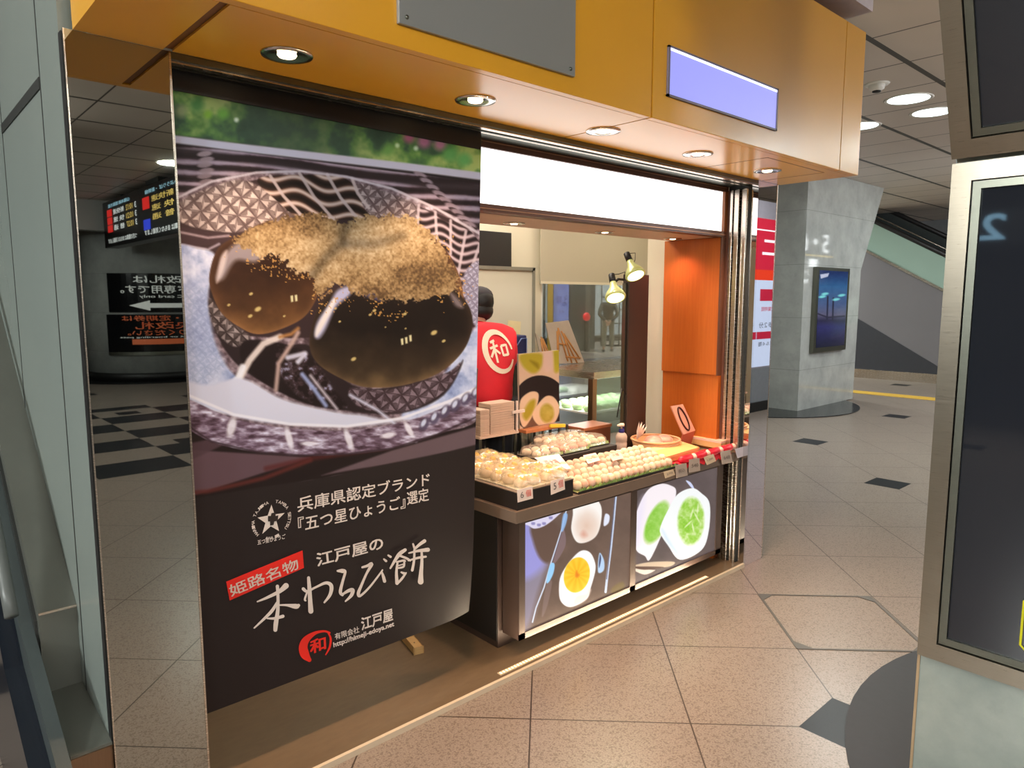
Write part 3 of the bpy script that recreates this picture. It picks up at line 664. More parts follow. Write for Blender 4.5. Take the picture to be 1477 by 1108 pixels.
    for x, y, r in ((372, 446, 5), (626, 480, 5), (640, 492, 3), (510, 518, 4), (484, 445, 2), (584, 453, 3), (540, 448, 3), (534, 454, 2.5), (410, 456, 2), (362, 424, 3), (361, 456, 3.5), (490, 464, 2), (585, 474, 1.6), (556, 472, 1.5), (330, 440, 2.5)): E(x, y, r * 1.3, r * 0.8, -0.5, (206, 186, 120), 0.5, 0.9)
    # roasted flour heaped over the dumplings
    kin = [(338, 350), (347, 337), (386, 320), (435, 310), (468, 309), (494, 322), (532, 313), (581, 312), (608, 323), (632, 348), (648, 376), (660, 410), (655, 420), (630, 426), (591, 432), (549, 432), (510, 420), (488, 408), (478, 412), (466, 428), (452, 420), (451, 402), (422, 389), (409, 376), (380, 368), (362, 360)]
    d = sdpoly(px, py, smooth_pts(kin)) + 16 * (fbm(px / 9, py / 9, 41) - 0.5) + 9 * (f3 - 0.5)
    heap = 0.5 * fbm(px / 34, py / 22, 44) + 0.3 * vnoise(px / 3.0, py / 3.0, 47) + 0.2 * vnoise(px / 1.7 + 9.3, py / 1.7, 48) + 0.16 * np.sin((px * 0.35 + py) / 26)
    col = ramp3(heap, [(0.15, (84, 64, 42)), (0.38, (136, 110, 74)), (0.58, (170, 144, 104)), (0.85, (204, 182, 146))])
    crease = np.exp(-(sdline(px, py, [(500, 318), (492, 350), (470, 372), (450, 398)]) / 9) ** 2) * 0.35 + np.exp(-(sdline(px, py, [(500, 352), (540, 352), (580, 340)]) / 8) ** 2) * 0.25
    c = over(c, col * (1 - crease[:, None]), soft(d, 2.5))
    sprk = (vnoise(px / 2.2, py / 2.2, 51) > 0.80) & (d < 26) & (d > 0) & (py > 340) & (vnoise(px / 20, py / 20, 57) > 0.45)
    c = over(c, (188, 144, 80), sprk * 0.9)
    # dark lower field with the lettering
    low = np.interp(px, [240, 279, 380, 464, 565, 700], [724, 719, 702, 690, 668, 641])
    c = over(c, (40, 32, 31), soft(-(py - low), 2.5))
    return c * np.array([0.955, 1.0, 1.07])
po = thing('poster_banner', 'huge hanging poster of glossy brown dumplings heaped with flour in a glass dish', 'poster', (1.2, 2.15, 0.28))
def bow(s, t):
    o = np.zeros((len(s), 3)); k = np.clip((s - 0.86) / 0.14, 0, 1) * np.clip((t - 0.8) / 0.2, 0, 1); o[:, 1] = 0.022 * k * k; return o
painted('printed_sheet', bfn, 400, 760, poster_colour, print_mat('poster_print', 0.5, spec=0.25), po, bow=bow)
tp = MB()
a0, a1 = bpt(244, 92), bpt(693, 176); b0, b1 = bpt(244, 129), bpt(693, 216)
tp.prism([a0 + BN * .004, a1 + BN * .004, b1 + BN * .004, b0 + BN * .004], -BN * .02)
part('top_strip', tp, mat('black_roller_cloth', (25, 22, 24), 0.45), po, 'black top strip above the printed picture')
M_ink = mat('white_ink', (222, 214, 210), 0.45); M_red = mat('red_ink', (226, 38, 28), 0.45)
def btext(body, bl, br, tl, m=None, bold=0.0, label=None, eps=0.002):
    return part('lettering', lettering(MB(), body, bpt(*bl), bpt(*br), bpt(*tl), BN, bold, eps), m or M_ink, po, label)
btext('兵庫県認定ブランド', (429, 739), (619, 700), (428, 718), bold=0.022)
btext('『五つ星ひょうご』', (430, 768), (584, 733), (429, 747), bold=0.022)
btext('選定', (587, 729), (618, 722), (586, 710), bold=0.022)
btext('五つ星ひょうご', (371, 786), (411, 777), (371, 779), bold=0.03)
btext('江戸屋の', (457, 818), (552, 792), (455, 799), bold=0.035)
btext('有限会社', (483, 923), (518, 912), (482, 914), bold=0.02)
btext('江戸屋', (521, 910), (566, 895), (520, 892), bold=0.045)
btext('http://himeji-edoya.net', (481, 936), (568, 905), (480, 927), bold=0.05)
rb = [(326, 839), (436, 794), (438, 819), (331, 866)]
part('red_label', MB().prism([bpt(*p) + BN * .002 for p in rb], -BN * .001), M_red, po, 'red slanted label on the poster')
btext('姫路名物', (333, 861), (431, 820), (328, 845), mat('pale_grey_ink', (205, 196, 188), 0.5), bold=0.02, eps=0.0035)
z = lambda st: [(320 + x * .2166, 760 + y * .2166, w * .2166) for x, y, w in st]
brush = [z(s) for s in (
    # hon
    [(235, 497, 10), (300, 470, 18), (380, 430, 26), (425, 392, 38)], [(368, 395, 22), (372, 470, 20), (370, 560, 24), (358, 640, 30), (354, 685, 26)], [(368, 500, 16), (330, 560, 22), (270, 620, 16), (214, 672, 10)],
    [(378, 520, 10), (430, 520, 16), (490, 528, 34), (508, 522, 22)], [(300, 608, 10), (350, 608, 18), (404, 594, 22)],
    # wa
    [(575, 338, 20), (580, 400, 26), (585, 480, 28), (590, 560, 34)], [(540, 412, 22), (566, 428, 18), (620, 402, 14), (690, 372, 20), (726, 392, 26), (718, 450, 22), (680, 502, 12)], [(566, 430, 10), (550, 480, 14), (556, 490, 10)],
    # ra
    [(768, 292, 14), (800, 292, 28), (818, 300, 18), (802, 360, 18), (786, 430, 22), (800, 452, 18)], [(800, 448, 14), (840, 424, 22), (868, 420, 26), (858, 456, 22), (820, 494, 10)],
    # bi
    [(932, 268, 14), (965, 258, 18), (995, 246, 22), (960, 310, 16), (925, 390, 18), (906, 440, 22), (918, 458, 16), (980, 400, 14), (1050, 310, 12), (1066, 286, 10)], [(1062, 300, 12), (1072, 330, 20), (1080, 360, 22)], [(1076, 214, 12), (1090, 226, 16)], [(1104, 188, 12), (1120, 198, 16)],
    # mochi
    [(1216, 152, 22), (1180, 178, 26), (1150, 220, 20), (1118, 274, 12)], [(1180, 190, 14), (1222, 206, 16), (1250, 222, 14)], [(1160, 232, 12), (1205, 222, 14), (1216, 226, 12)], [(1165, 240, 14), (1158, 300, 18), (1162, 372, 24)], [(1210, 226, 12), (1206, 262, 14), (1172, 272, 12)], [(1172, 256, 8), (1204, 246, 8)], [(1162, 378, 14), (1196, 340, 16), (1222, 304, 10)], [(1190, 300, 12), (1214, 310, 20)],
    [(1268, 112, 12), (1276, 136, 16)], [(1344, 92, 24), (1310, 116, 20), (1278, 146, 14)], [(1240, 172, 10), (1300, 158, 18), (1366, 150, 28)], [(1236, 222, 10), (1300, 204, 16), (1352, 196, 14)], [(1276, 150, 14), (1274, 220, 16), (1262, 286, 18)], [(1324, 150, 14), (1326, 230, 20), (1320, 310, 28), (1318, 362, 38)])]
part('lettering', ribbon(MB(), bpt, brush, BN), M_ink, po, 'large white brush-written characters')
zr = lambda st: [(320 + x * .2166, 760 + y * .2166, w * .2166) for x, y, w in st]
part('red_seal', ribbon(MB(), bpt, [zr([(715, 705, 14), (680, 694, 14), (620, 706, 22), (560, 750, 46), (540, 800, 58), (552, 850, 60), (580, 884, 30)]), zr([(700, 696, 8), (722, 740, 14), (716, 800, 14), (690, 850, 8)])], BN), M_red, po, 'red brush-drawn ring seal')
btext('和', (447, 944), (469, 937), (446, 925), M_red, 0.05)
st = MB(); sc_ = (391.0, 750.0)
pts = []
for k in range(10):
    r = 21 if k % 2 == 0 else 8.6; a = -PI / 2 + 0.03 + k * PI / 5; pts.append((sc_[0] - 0.5 + r * math.cos(a) * 0.98, sc_[1] + r * 1.05 * math.sin(a) - 0.2 * r * math.cos(a)))
cen = bpt(*sc_) + BN * .002; pv = [bpt(*p) + BN * .002 for p in pts]
hole = [(386, 752), (386, 744), (390, 744), (391, 740), (397, 739), (397, 744), (401, 743), (400, 751), (395, 752), (394, 757), (389, 758), (389, 752)]
st.add([cen] + pv, [(0, 1 + k, 1 + (k + 1) % 10) for k in range(10)])
se_ = part('star_emblem', st, M_ink, po, 'white five-pointed star emblem')
part('star_cutout', MB().add([bpt(*p) + BN * .003 for p in hole], [tuple(range(len(hole)))]), mat('poster_dark_ink', (40, 32, 31), 0.45), se_)
ring = MB()
for word, a0, a1 in (('TAJIMA', 200, 262), ('TAMBA', 282, 334), ('SETTSU', 346, 400), ('HARIMA', 136, 190), ('AWAJI', 110, 66)):
    for i, ch in enumerate(word):
        a = math.radians(a0 + (a1 - a0) * (i + 0.5) / len(word)); flip = -1 if word == 'AWAJI' else 1
        ex, ey = math.cos(a), math.sin(a); tx, ty = -ey * flip, ex * flip; r0 = 24.2 if flip > 0 else 28
        cx_, cy_ = sc_[0] + ex * r0, sc_[1] + ey * r0
        A = lambda u, v: (cx_ + tx * u + ex * v * flip, cy_ + ty * u + ey * v * flip - 0.2 * (cx_ + tx * u + ex * v * flip - sc_[0]))
        lettering(ring, ch, bpt(*A(-1.9, 0)), bpt(*A(1.9, 0)), bpt(*A(-1.9, 4.2)), BN, 0.02)
part('ring_lettering', ring, M_ink, se_)
b = thing('wooden_stop', 'short pale wooden block lying on the floor under the poster', 'wood block', (1.37, 2.27, 0.018))
wb = MB(); c0, c1 = at(580, 912, Z=0.03), at(604, 940, Z=0.03); ax = (c1 - c0) / 2; ay = Vector((-ax.y, ax.x, 0)).normalized() * 0.02
wb.obox((c0 + c1) / 2 + Vector((0, 0, 0.003)), ax, ay, Vector((0, 0, 0.015)), 0.004)
b.location = ((c0 + c1) / 2).x, ((c0 + c1) / 2).y, 0.018
part('block', wb, wood_material('pale_pine', (176, 140, 88), (208, 174, 120), (4, 30, 30), 0.6), b)
for q in (-0.6, 0.5):
    c = (c0 + c1) / 2 + ax * q + Vector((0, 0, 0.018)); part('screw_hole', MB().lathe([(0.004, 0), (0.0035, 0.0006)], c, 10), M_seam, b)

# ------------------------------------------------------------------ counter with two lit pictures
ct = thing('display_counter', 'dark brown shop counter with two glowing food pictures on its front', 'counter', (2.8, 2.4, 0.018))
KX0, KX1, KY = 1.945, 3.615, 2.235
part('carcass', MB().box(KX0, KX1 - .02, KY, 2.85, 0.018, 0.625, 0.002), M_dkbrown, ct)
part('side_panel', MB().box(KX0 - 0.004, KX0, KY + 0.004, 2.85, 0.05, 0.62), M_black, ct)
LY = 2.125; LZ0, LZ1 = 0.088, 0.612; LX0, LX1 = 1.965, 3.555; LM = 2.742
def plane_at(Y): return lambda px, py: at(px, py, Y=Y)
lp = part('light_frame', MB().box(LX0, LX1, LY, LY + 0.10, LZ0, LZ1).box(LX0, LX1, LY - 0.006, LY, LZ0, LZ0 + 0.028).box(LX0, LX0 + 0.035, LY - 0.006, LY, LZ0, LZ1).box(LX1 - 0.055, LX1, LY - 0.006, LY, LZ0, LZ1).box(LM - 0.022, LM + 0.022, LY - 0.006, LY, LZ0, LZ1), M_dkbrown, ct)
def pic_left(px, py):
    px = (px - 740) / .2076; py = (py - 690) / .2076
    c = np.zeros((len(px), 3)) + np.array([104, 84, 74.]); f = fbm(px / 120, py / 120, 3)
    c = c * (0.85 + 0.3 * f[:, None])
    def P(pts, rgb, w=5, a=1.0):
        nonlocal c; c = over(c, rgb, soft(sdpoly(px, py, smooth_pts(pts)), w) * a)
    def Ln(pts, rgb, w, a=1.0, b=4):
        nonlocal c; c = over(c, rgb, np.clip((w / 2 - sdline(px, py, pts)) / b + 0.5, 0, 1) * a)
    P([(60, 260), (240, 240), (250, 560), (180, 800), (120, 1010), (40, 1040)], (140, 132, 150), 60)
    P([(60, 290), (110, 290), (170, 480), (220, 600), (100, 700), (60, 640)], (156, 154, 226), 60, 0.9)
    P([(130, 330), (280, 300), (330, 420), (260, 580), (190, 560), (140, 440)], (100, 78, 68), 25)
    P([(70, 300), (330, 220), (300, 270), (220, 330), (150, 350), (110, 330)], (222, 216, 240), 6)
    for x, y in ((140, 315), (180, 325), (215, 315), (262, 275)): P([(x - 12, y - 8), (x + 12, y - 8), (x + 10, y + 8), (x - 10, y + 8)], (130, 124, 180), 8, .8)
    P([(340, 360), (365, 400), (360, 480), (300, 580), (280, 570)], (128, 106, 108), 5)
    P([(230, 740), (270, 720), (240, 880), (200, 960)], (120, 100, 96), 8)
    Ln([(370, 225), (340, 350), (260, 600), (215, 760), (160, 900), (135, 1000)], (206, 216, 236), 9); Ln([(345, 350), (268, 600)], (80, 70, 90), 4)
    P([(350, 250), (378, 250), (370, 310), (345, 370), (334, 350)], (150, 190, 240), 8, .9)
    P([(258, 600), (288, 596), (280, 660), (250, 720), (232, 718)], (150, 206, 250), 6)
    Ln([(715, 110), (700, 280), (680, 480), (655, 680), (643, 790)], (196, 210, 236), 16); Ln([(708, 130), (694, 290), (672, 500), (650, 700)], (70, 66, 90), 5)
    P([(640, 250), (670, 260), (664, 310), (630, 330)], (226, 232, 250), 8); P([(600, 520), (632, 570), (630, 640), (590, 650)], (176, 206, 240), 8); P([(604, 530), (612, 560), (600, 620), (596, 600)], (60, 70, 110), 6)
    P([(690, 760), (760, 720), (770, 770), (690, 800)], (112, 96, 44), 20, .6)
    egg = [(430, 190), (560, 145), (600, 170), (617, 230), (604, 340), (570, 410), (500, 448), (440, 440), (405, 360), (415, 260)]
    d = sdpoly(px, py, smooth_pts(egg)); c = over(c, ramp3(np.clip(ell(px, py, 510, 330, 110, 150), 0, 1.1) + .25 * (f - .5), [(0, (226, 196, 178)), (.6, (236, 218, 206)), (1, (250, 246, 242))]), soft(d, 7))
    P([(490, 365), (515, 395), (490, 410), (470, 390)], (216, 160, 140), 30, .8)
    P([(470, 505), (530, 512), (565, 570), (572, 640), (540, 760), (510, 840), (400, 895), (330, 850), (320, 740), (340, 660), (400, 570)], (250, 250, 252), 7)
    P([(440, 820), (510, 800), (520, 770), (540, 780), (500, 850), (420, 880)], (240, 216, 206), 20, .8)
    e = ell(px, py, 443, 672, 92, 128, 0.22); a = np.arctan2(py - 668, px - 445); sp = 0.5 + 0.5 * np.cos(a * 12 + 1.5 * f)
    c = over(c, ramp3(np.clip(sp * 0.4 + 0.6 * np.clip(e, 0, 1), 0, 1), [(0, (246, 172, 22)), (0.5, (250, 190, 34)), (1, (253, 206, 60))]), np.clip((1 - e) / 0.06, 0, 1))
    P([(440, 640), (452, 660), (462, 672), (448, 690), (432, 680)], (226, 130, 20), 14)
    return c
def pic_right(px, py):
    px = (px - 895) / .1715; py = (py - 660) / .1715
    c = np.zeros((len(px), 3)) + np.array([92, 80, 80.]); f = fbm(px / 140, py / 140, 3); g = fbm(px / 28, py / 28, 8)
    c = c * (0.85 + 0.3 * f[:, None])
    def P(pts, rgb, w=5, a=1.0):
        nonlocal c; c = over(c, rgb, soft(sdpoly(px, py, smooth_pts(pts)), w) * a)
    P([(550, 195), (590, 210), (620, 260), (600, 258)], (206, 214, 246), 6)
    P([(110, 910), (250, 880), (450, 878), (400, 920), (200, 922)], (204, 182, 156), 8); P([(100, 935), (260, 945), (290, 950), (200, 985)], (236, 220, 204), 8)
    P([(100, 920), (300, 918), (360, 925), (200, 945)], (86, 62, 54), 6)
    P([(340, 222), (420, 235), (468, 280), (440, 420), (360, 620), (280, 800), (235, 868), (205, 830), (140, 790), (105, 700), (112, 540), (170, 370), (240, 265)], (248, 240, 246), 8)
    P([(150, 420), (200, 330), (180, 600), (140, 740), (112, 640)], (226, 220, 250), 60, .5)
    d = ell(px, py, 305, 545, 92, 212, 0.42); c = over(c, ramp3(np.clip(g * .6 + .4 * np.clip((px - 190) / 250, 0, 1), 0, 1), [(0, (116, 190, 40)), (.5, (150, 206, 84)), (1, (186, 222, 140))]), np.clip((1 - d) / .22, 0, 1))
    P([(600, 258), (680, 300), (750, 390), (742, 620), (680, 780), (500, 860), (400, 740), (335, 640), (340, 570), (400, 440), (480, 310)], (244, 248, 250), 7)
    P([(350, 600), (420, 700), (520, 840), (480, 830), (380, 700)], (206, 226, 250), 30, .8)
    d = ell(px, py, 592, 535, 122, 218, 0.05); c = over(c, ramp3(np.clip(g * .9 + .3 * np.clip(d, 0, 1) - .1, 0, 1), [(0.2, (130, 196, 40)), (.5, (164, 212, 92)), (.8, (206, 230, 160))]), np.clip((1 - d) / .16, 0, 1))
    for x, y, ro in ((600, 470, .3), (640, 500, -.5), (570, 560, .8), (610, 590, -.2), (650, 430, .1)): c = over(c, (226, 240, 190), np.clip((1 - ell(px, py, x, y, 9, 60, ro)) / .5, 0, 1) * .8)
    return c
M_lit = print_mat('lit_print', 0.2, emit=0.95, base=0.12)
def rect(x0, x1, z0, z1, Y): return lambda s, t: Vector((x0 + s * (x1 - x0), Y, z1 + t * (z0 - z1)))
painted('lit_picture', rect(LX0 + 0.035, LM - 0.022, LZ0 + 0.028, LZ1 - 0.01, LY - 0.001), 260, 190, pic_left, M_lit, lp, 'glowing picture of a cut orange in white rice cake')
painted('lit_picture', rect(LM + 0.022, LX1 - 0.055, LZ0 + 0.028, LZ1 - 0.01, LY - 0.001), 260, 190, pic_right, M_lit, lp, 'glowing picture of a cut green grape rice cake')
TY, TZ0, TZ1 = 2.075, 0.630, 0.680
part('counter_top', MB().box(1.905, 3.598, TY, 2.93, TZ0, TZ1, 0.002).box(3.598, 3.655, TY, 2.19, TZ0, TZ1), mat('taupe_edge_top', (108, 92, 80), 0.35), ct)
# lit slot along the platform edge
ls = thing('floor_light_strip', 'bright dotted light strip along the platform edge in front of the counter', 'light strip', (2.7, 2.09, 0.018))
p0, p1 = at(724, 975, Z=0.02), at(1030, 835, Z=0.02)
lx0, lx1, ly = p0.x, min(p1.x, 3.5), 2.066
part('channel', MB().box(lx0, lx1, ly - 0.012, ly + 0.012, 0.018, 0.021), mat('pale_channel', (200, 180, 150), 0.4), ls)
lm = MB()
for k in range(96):
    x = lx0 + 0.01 + k * (lx1 - lx0 - 0.02) / 95; lm.box(x - 0.0040, x + 0.0040, ly - 0.006, ly + 0.006, 0.021, 0.0222)
led = area('floor_strip_light', ((lx0 + lx1) / 2, ly, 0.028), 15, lx1 - lx0, (1.0, 0.80, 0.56), 0.012, (PI, 0, 0))
part('diodes', lm, mat('warm_diodes', (255, 240, 210), 0.4, emit=1.3, emit_rgb=(255, 226, 176)), ls)
#@@3
# ------------------------------------------------------------------ near column with two black sign cases
kc = thing('marble_column', 'broad marble column close to the camera carrying two steel framed black cases', 'column', (2.95, -0.2, 0))
KX, KY1, KY0 = 2.412, 0.712, -1.1
body = [(KX, 0), (3.5, 0), (3.5, HALL_Z - 0.002), (KX - 0.55, HALL_Z - 0.002), (KX, 2.0)]
part('shaft', MB().prism([(x, KY0, z) for x, z in body], (0, KY1 - KY0, 0)), M_marble_g, kc)
part('corner_strip', MB().box(KX - 0.004, KX + 0.004, KY1 - 0.002, KY1 + 0.006, 0, 0.43), mat('sand_corner_strip', (176, 152, 120), 0.5), kc)
def sign_case(label, prof):
    """steel frame with black glass; prof(w, y) -> point, w up the face, y along it"""
    t = thing('sign_case', label, 'sign case', prof(0, KY1, 0))
    w1 = prof.h
    def bar(name, w0, w1_, y0, y1, d0, d1, m):
        part(name, MB().prism([prof(w0, y0, d0), prof(w1_, y0, d0), prof(w1_, y1, d0), prof(w0, y1, d0)], prof(w0, y0, d1) - prof(w0, y0, d0)), m, t)
    B = 0.052
    bar('frame_bar', 0, w1, KY1 - B, KY1, 0.0, 0.03, M_steel); bar('frame_bar', 0, w1, KY0, KY0 + B, 0.0, 0.03, M_steel)
    bar('frame_bar', 0, B, KY0 + B, KY1 - B, 0.0, 0.03, M_steel); bar('frame_bar', w1 - B, w1, KY0 + B, KY1 - B, 0.0, 0.03, M_steel)
    b2 = 0.024
    bar('bezel', B + 0.003, w1 - B - 0.003, KY1 - B - b2, KY1 - B - 0.003, 0.004, 0.022, M_steel_d); bar('bezel', B + 0.003, B + b2, KY0 + B, KY1 - B - b2, 0.004, 0.022, M_steel_d); bar('bezel', w1 - B - b2, w1 - B - 0.003, KY0 + B, KY1 - B - b2, 0.004, 0.022, M_steel_d)
    bar('black_glass', B - 0.01, w1 - B + 0.01, KY0 + B - 0.01, KY1 - B + 0.01, 0.0015, 0.012, M_blackglass)
    return t
def pl(w, y, d): return Vector((KX - d, y, 0.43 + w))
pl.h = 1.51
low_case = sign_case('lower upright black glass sign case in a steel frame on the near column', pl)
nx, nz = 0.894, 0.447
def pu(w, y, d): return Vector((KX - 0.012 - 0.447 * w - 0.894 * d, y, 1.965 + 0.894 * w - 0.447 * d))
pu.h = 1.3
sign_case('upper black glass sign case leaning forward on the near column', pu)
yb = MB(); yc = [at(1478, 858, X=KX - 0.014), at(1478, 942, X=KX - 0.014)]
y0 = at(1474, 900, X=KX - 0.014).y
yb.tube([(KX - 0.013, y0 - 0.25, yc[0].z), (KX - 0.013, y0 - 0.02, yc[0].z), (KX - 0.013, y0, yc[0].z - 0.02), (KX - 0.013, y0, yc[1].z + 0.02), (KX - 0.013, y0 - 0.02, yc[1].z), (KX - 0.013, y0 - 0.25, yc[1].z)], 0.0035, 6)
part('yellow_outline', yb, mat('yellow_sticker', (226, 222, 40), 0.4), [c for c in low_case.children if c.name.startswith('black_glass')][0], 'yellow rounded outline on the black glass')

# ------------------------------------------------------------------ far column, its screen, escalator
fc = thing('marble_column', 'far grey marble column with a vertical screen, widening to the ceiling', 'column', (10.3, 5.4, 0))
prof = [(9.4, 0.012), (11.22, 0.012), (11.25, 1.98), (11.95, HALL_Z - 0.002), (9.4, HALL_Z - 0.002)]
part('shaft', MB().prism([(x, 4.5, z) for x, z in prof], (0, 1.9, 0)), M_marble, fc)
sc = thing('display_screen', 'tall framed screen showing a blue evening harbour on the far column', 'screen', (10.17, 4.45, 0.84))
part('frame', MB().box(9.66, 10.72, 4.44, 4.4995, 0.80, 1.985, 0.006), M_steel_d, sc)
def harbour(px, py):
    v = np.clip((py - 393) / 112, 0, 1); c = ramp3(v, [(0, (20, 42, 92)), (.18, (44, 92, 140)), (.42, (70, 88, 130)), (.55, (88, 84, 112)), (.62, (36, 34, 66)), (.7, (40, 40, 98)), (1, (12, 14, 34))])
    c = c + 14 * (fbm(px / 5, py / 3, 4)[:, None] - .5)
    for pts in ([(1194, 428), (1193, 460)], [(1202, 430), (1201, 462)]): c = over(c, (30, 30, 56), np.clip(1.6 - sdline(px, py, pts), 0, 1))
    c = over(c, (34, 32, 58), np.clip(1.5 - sdline(px, py, [(1178, 452), (1194, 458), (1218, 456)]), 0, 1))
    for x, y in ((1190, 424), (1186, 428), (1206, 432), (1214, 426)): c = over(c, (120, 210, 214), np.clip((1 - ell(px, py, x, y, 7, 2.4, -.15)) * 2, 0, 1))
    c = over(c, (190, 196, 220), soft(sdpoly(px, py, [(1183, 396), (1196, 394), (1194, 399), (1184, 402)]), 1))
    return c
painted('picture', rect(9.73, 10.65, 0.87, 1.94, 4.438), 60, 110, harbour, print_mat('screen_print', 0.1, emit=0.75, base=0.2), sc)
ES = 14.5
eg = thing('escalator', 'far steel clad escalator with a green glass rail behind the grey column', 'escalator', (ES, 5.0, 0))
def eprism(name, yz, x0, d, m): part(name, MB().prism([(x0, y, z) for y, z in yz], (d, 0, 0)), m, eg)
s_ = lambda y: (y - 4.46)      # rise along y
sl = 0.555
eprism('steel_cladding', [(2.6, 0), (9.0, 0), (9.0, 1.776 + sl * 4.54), (4.46, 1.776), (2.6, 0.744)], ES, 0.5, mat('escalator_cladding', (124, 121, 124), 0.34, 0.25, 0.04, 1.2))
eprism('dark_panel', [(3.9, 0.06), (9.0, 0.06), (9.0, 0.391 + 0.575 * 4.54), (4.46, 0.391), (3.9, 0.07)], ES - 0.02, 0.019, mat('charcoal_panel', (54, 55, 60), 0.4))
eprism('kick_plate', [(2.6, 0.0), (9.0, 0.0), (9.0, 0.17), (2.6, 0.17)], ES - 0.05, 0.029, M_steel_w)
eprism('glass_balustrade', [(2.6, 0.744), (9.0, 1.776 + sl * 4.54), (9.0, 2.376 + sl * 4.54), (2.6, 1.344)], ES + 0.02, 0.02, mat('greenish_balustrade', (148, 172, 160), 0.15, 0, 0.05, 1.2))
eprism('cladding_trim', [(2.6, 0.72), (9.0, 1.752 + sl * 4.54), (9.0, 1.80 + sl * 4.54), (2.6, 0.768)], ES - 0.03, 0.06, M_steel_w)
for dz, xx, nm in ((0.62, ES + 0.03, 'handrail'), (0.86, ES + 0.95, 'far_handrail')):
    part(nm, MB().tube([(xx, 2.6, 0.744 + dz), (xx, 9.0, 1.776 + sl * 4.54 + dz)], 0.045, 10), M_black, eg)
eprism('far_balustrade', [(2.6, 0.9), (9.0, 1.93 + sl * 4.54), (9.0, 2.64 + sl * 4.54), (2.6, 1.56)], ES + 0.94, 0.02, mat('shaded_balustrade', (60, 66, 66), 0.15))  # far copy of the balustrade, its shade put into the colour
part('light_line', MB().tube([(ES + 0.5, 2.6, 1.42), (ES + 0.5, 9.0, 2.45 + sl * 4.54)], 0.012, 6), M_steel_w, eg)
struct('wall_far_right', MB().box(17.6, 17.8, -6, 9.5, 0, HALL_Z), mat('far_grey_wall', (120, 122, 124), 0.4))
tg = thing('tactile_strip', 'yellow tactile paving strip crossing the floor before the far escalator', 'paving strip', (12.2, 3, 0))
part('paving', MB().box(12.0, 12.34, -6.0, 9.0, 0.0005, 0.006), M_yellow, tg)
for i, ((x, y), k) in enumerate(zip(HALL_LAMPS[:3], ('nearest round downlight in the hall ceiling right of the canopy', 'second round downlight, half hidden by the near column', 'small far downlight beside the canopy edge'))):
    t = thing('ceiling_downlight', k, 'ceiling light', (x, y, HALL_Z), 'round hall downlights')
    part('trim_ring', MB().lathe([(0.165, -0.002), (0.185, -0.008), (0.195, 0.0)], (x, y, HALL_Z), 32), M_white, t)
    part('diffuser', MB().lathe([(0.001, -0.004), (0.165, -0.003), (0.166, 0.0)], (x, y, HALL_Z), 32), M_coollamp, t)
sd = thing('smoke_detector', 'white round smoke detector on the hall ceiling beside the canopy', 'smoke detector', tuple(at(1265, 121, Z=HALL_Z)))
dx, dy = at(1265, 121, Z=HALL_Z).x, at(1265, 121, Z=HALL_Z).y
part('base_plate', MB().lathe([(0.085, -0.012), (0.095, 0)], (dx, dy, HALL_Z), 28), M_white, sd)
part('dome', MB().lathe([(0.001, -0.062), (0.03, -0.058), (0.055, -0.04), (0.062, -0.012)], (dx, dy, HALL_Z), 28), M_white, sd)
part('sensor_mesh', MB().lathe([(0.020, -0.068), (0.032, -0.064), (0.034, -0.054)], (dx, dy, HALL_Z), 20), M_black, sd)
# inspection cover in the floor
mc = [at(1097, 857, Z=0), at(1250, 861, Z=0), at(1318, 938, Z=0), at(1150, 938, Z=0)]
u0, u1, v0, v1 = 3.05, 3.632, 1.128, 1.70
q = lambda u, v, zz: Vector(((u + v) / math.sqrt(2), (u - v) / math.sqrt(2), zz))
hv = thing('floor_hatch', 'square floor inspection cover with thin metal rims in front of the shop', 'floor cover', tuple(q((u0 + u1) / 2, (v0 + v1) / 2, 0)))
for a, b in (((u0, v0), (u1, v0)), ((u1, v0), (u1, v1)), ((u1, v1), (u0, v1)), ((u0, v1), (u0, v0))):
    A, B_ = q(*a, 0.0), q(*b, 0.0); d = (B_ - A).normalized(); n_ = Vector((-d.y, d.x, 0)) * 0.006
    part('metal_rim', MB().prism([A - n_, B_ - n_, B_ + n_, A + n_], (0, 0, 0.0025)), mat('grey_metal_rim', (96, 90, 84), 0.4, 0.6), hv)
for a, du, dv in (((u0, v0), .04, .04), ((u1, v0), -.04, .04), ((u1, v1), -.04, -.04), ((u0, v1), .04, -.04)):
    part('corner_plate', MB().prism([q(a[0], a[1], 0), q(a[0] + du * 1.8, a[1], 0), q(a[0], a[1] + dv * 1.8, 0)], (0, 0, 0.003)), MC['grey_metal_rim'], hv)

# ------------------------------------------------------------------ escalator end beside the shop's left flank
le = thing('escalator', 'steel escalator deck climbing along the left flank of the shop', 'escalator', (0.3, 2.6, 0))
def lprism(name, yz, x0, x1, m): part(name, MB().prism([(x0, y, z) for y, z in yz], (x1 - x0, 0, 0)), m, le)
lprism('deck', [(2.05, 0), (2.05, 0.36), (2.40, 0.385), (2.40, 0.63), (3.51, 1.508), (4.7, 2.45), (4.7, 0)], 0.302, 0.3995, mat('deck_steel', (104, 106, 99), 0.30, 0.35, 0.10, 5.0))
lprism('deck_front', [(2.045, 0), (2.045, 0.352), (2.0505, 0.352), (2.0505, 0)], 0.302, 0.3995, brushed('warm_lit_front_steel', (150, 122, 98), 0.3, (60, 2, 2)))  # brown of the lit front face is put into the steel colour
part('edge_trim', MB().box(0.302, 0.399, 2.396, 2.40, 0.627, 0.634), M_steel_w, le)  # added bright strip standing in for the reflected line at the step
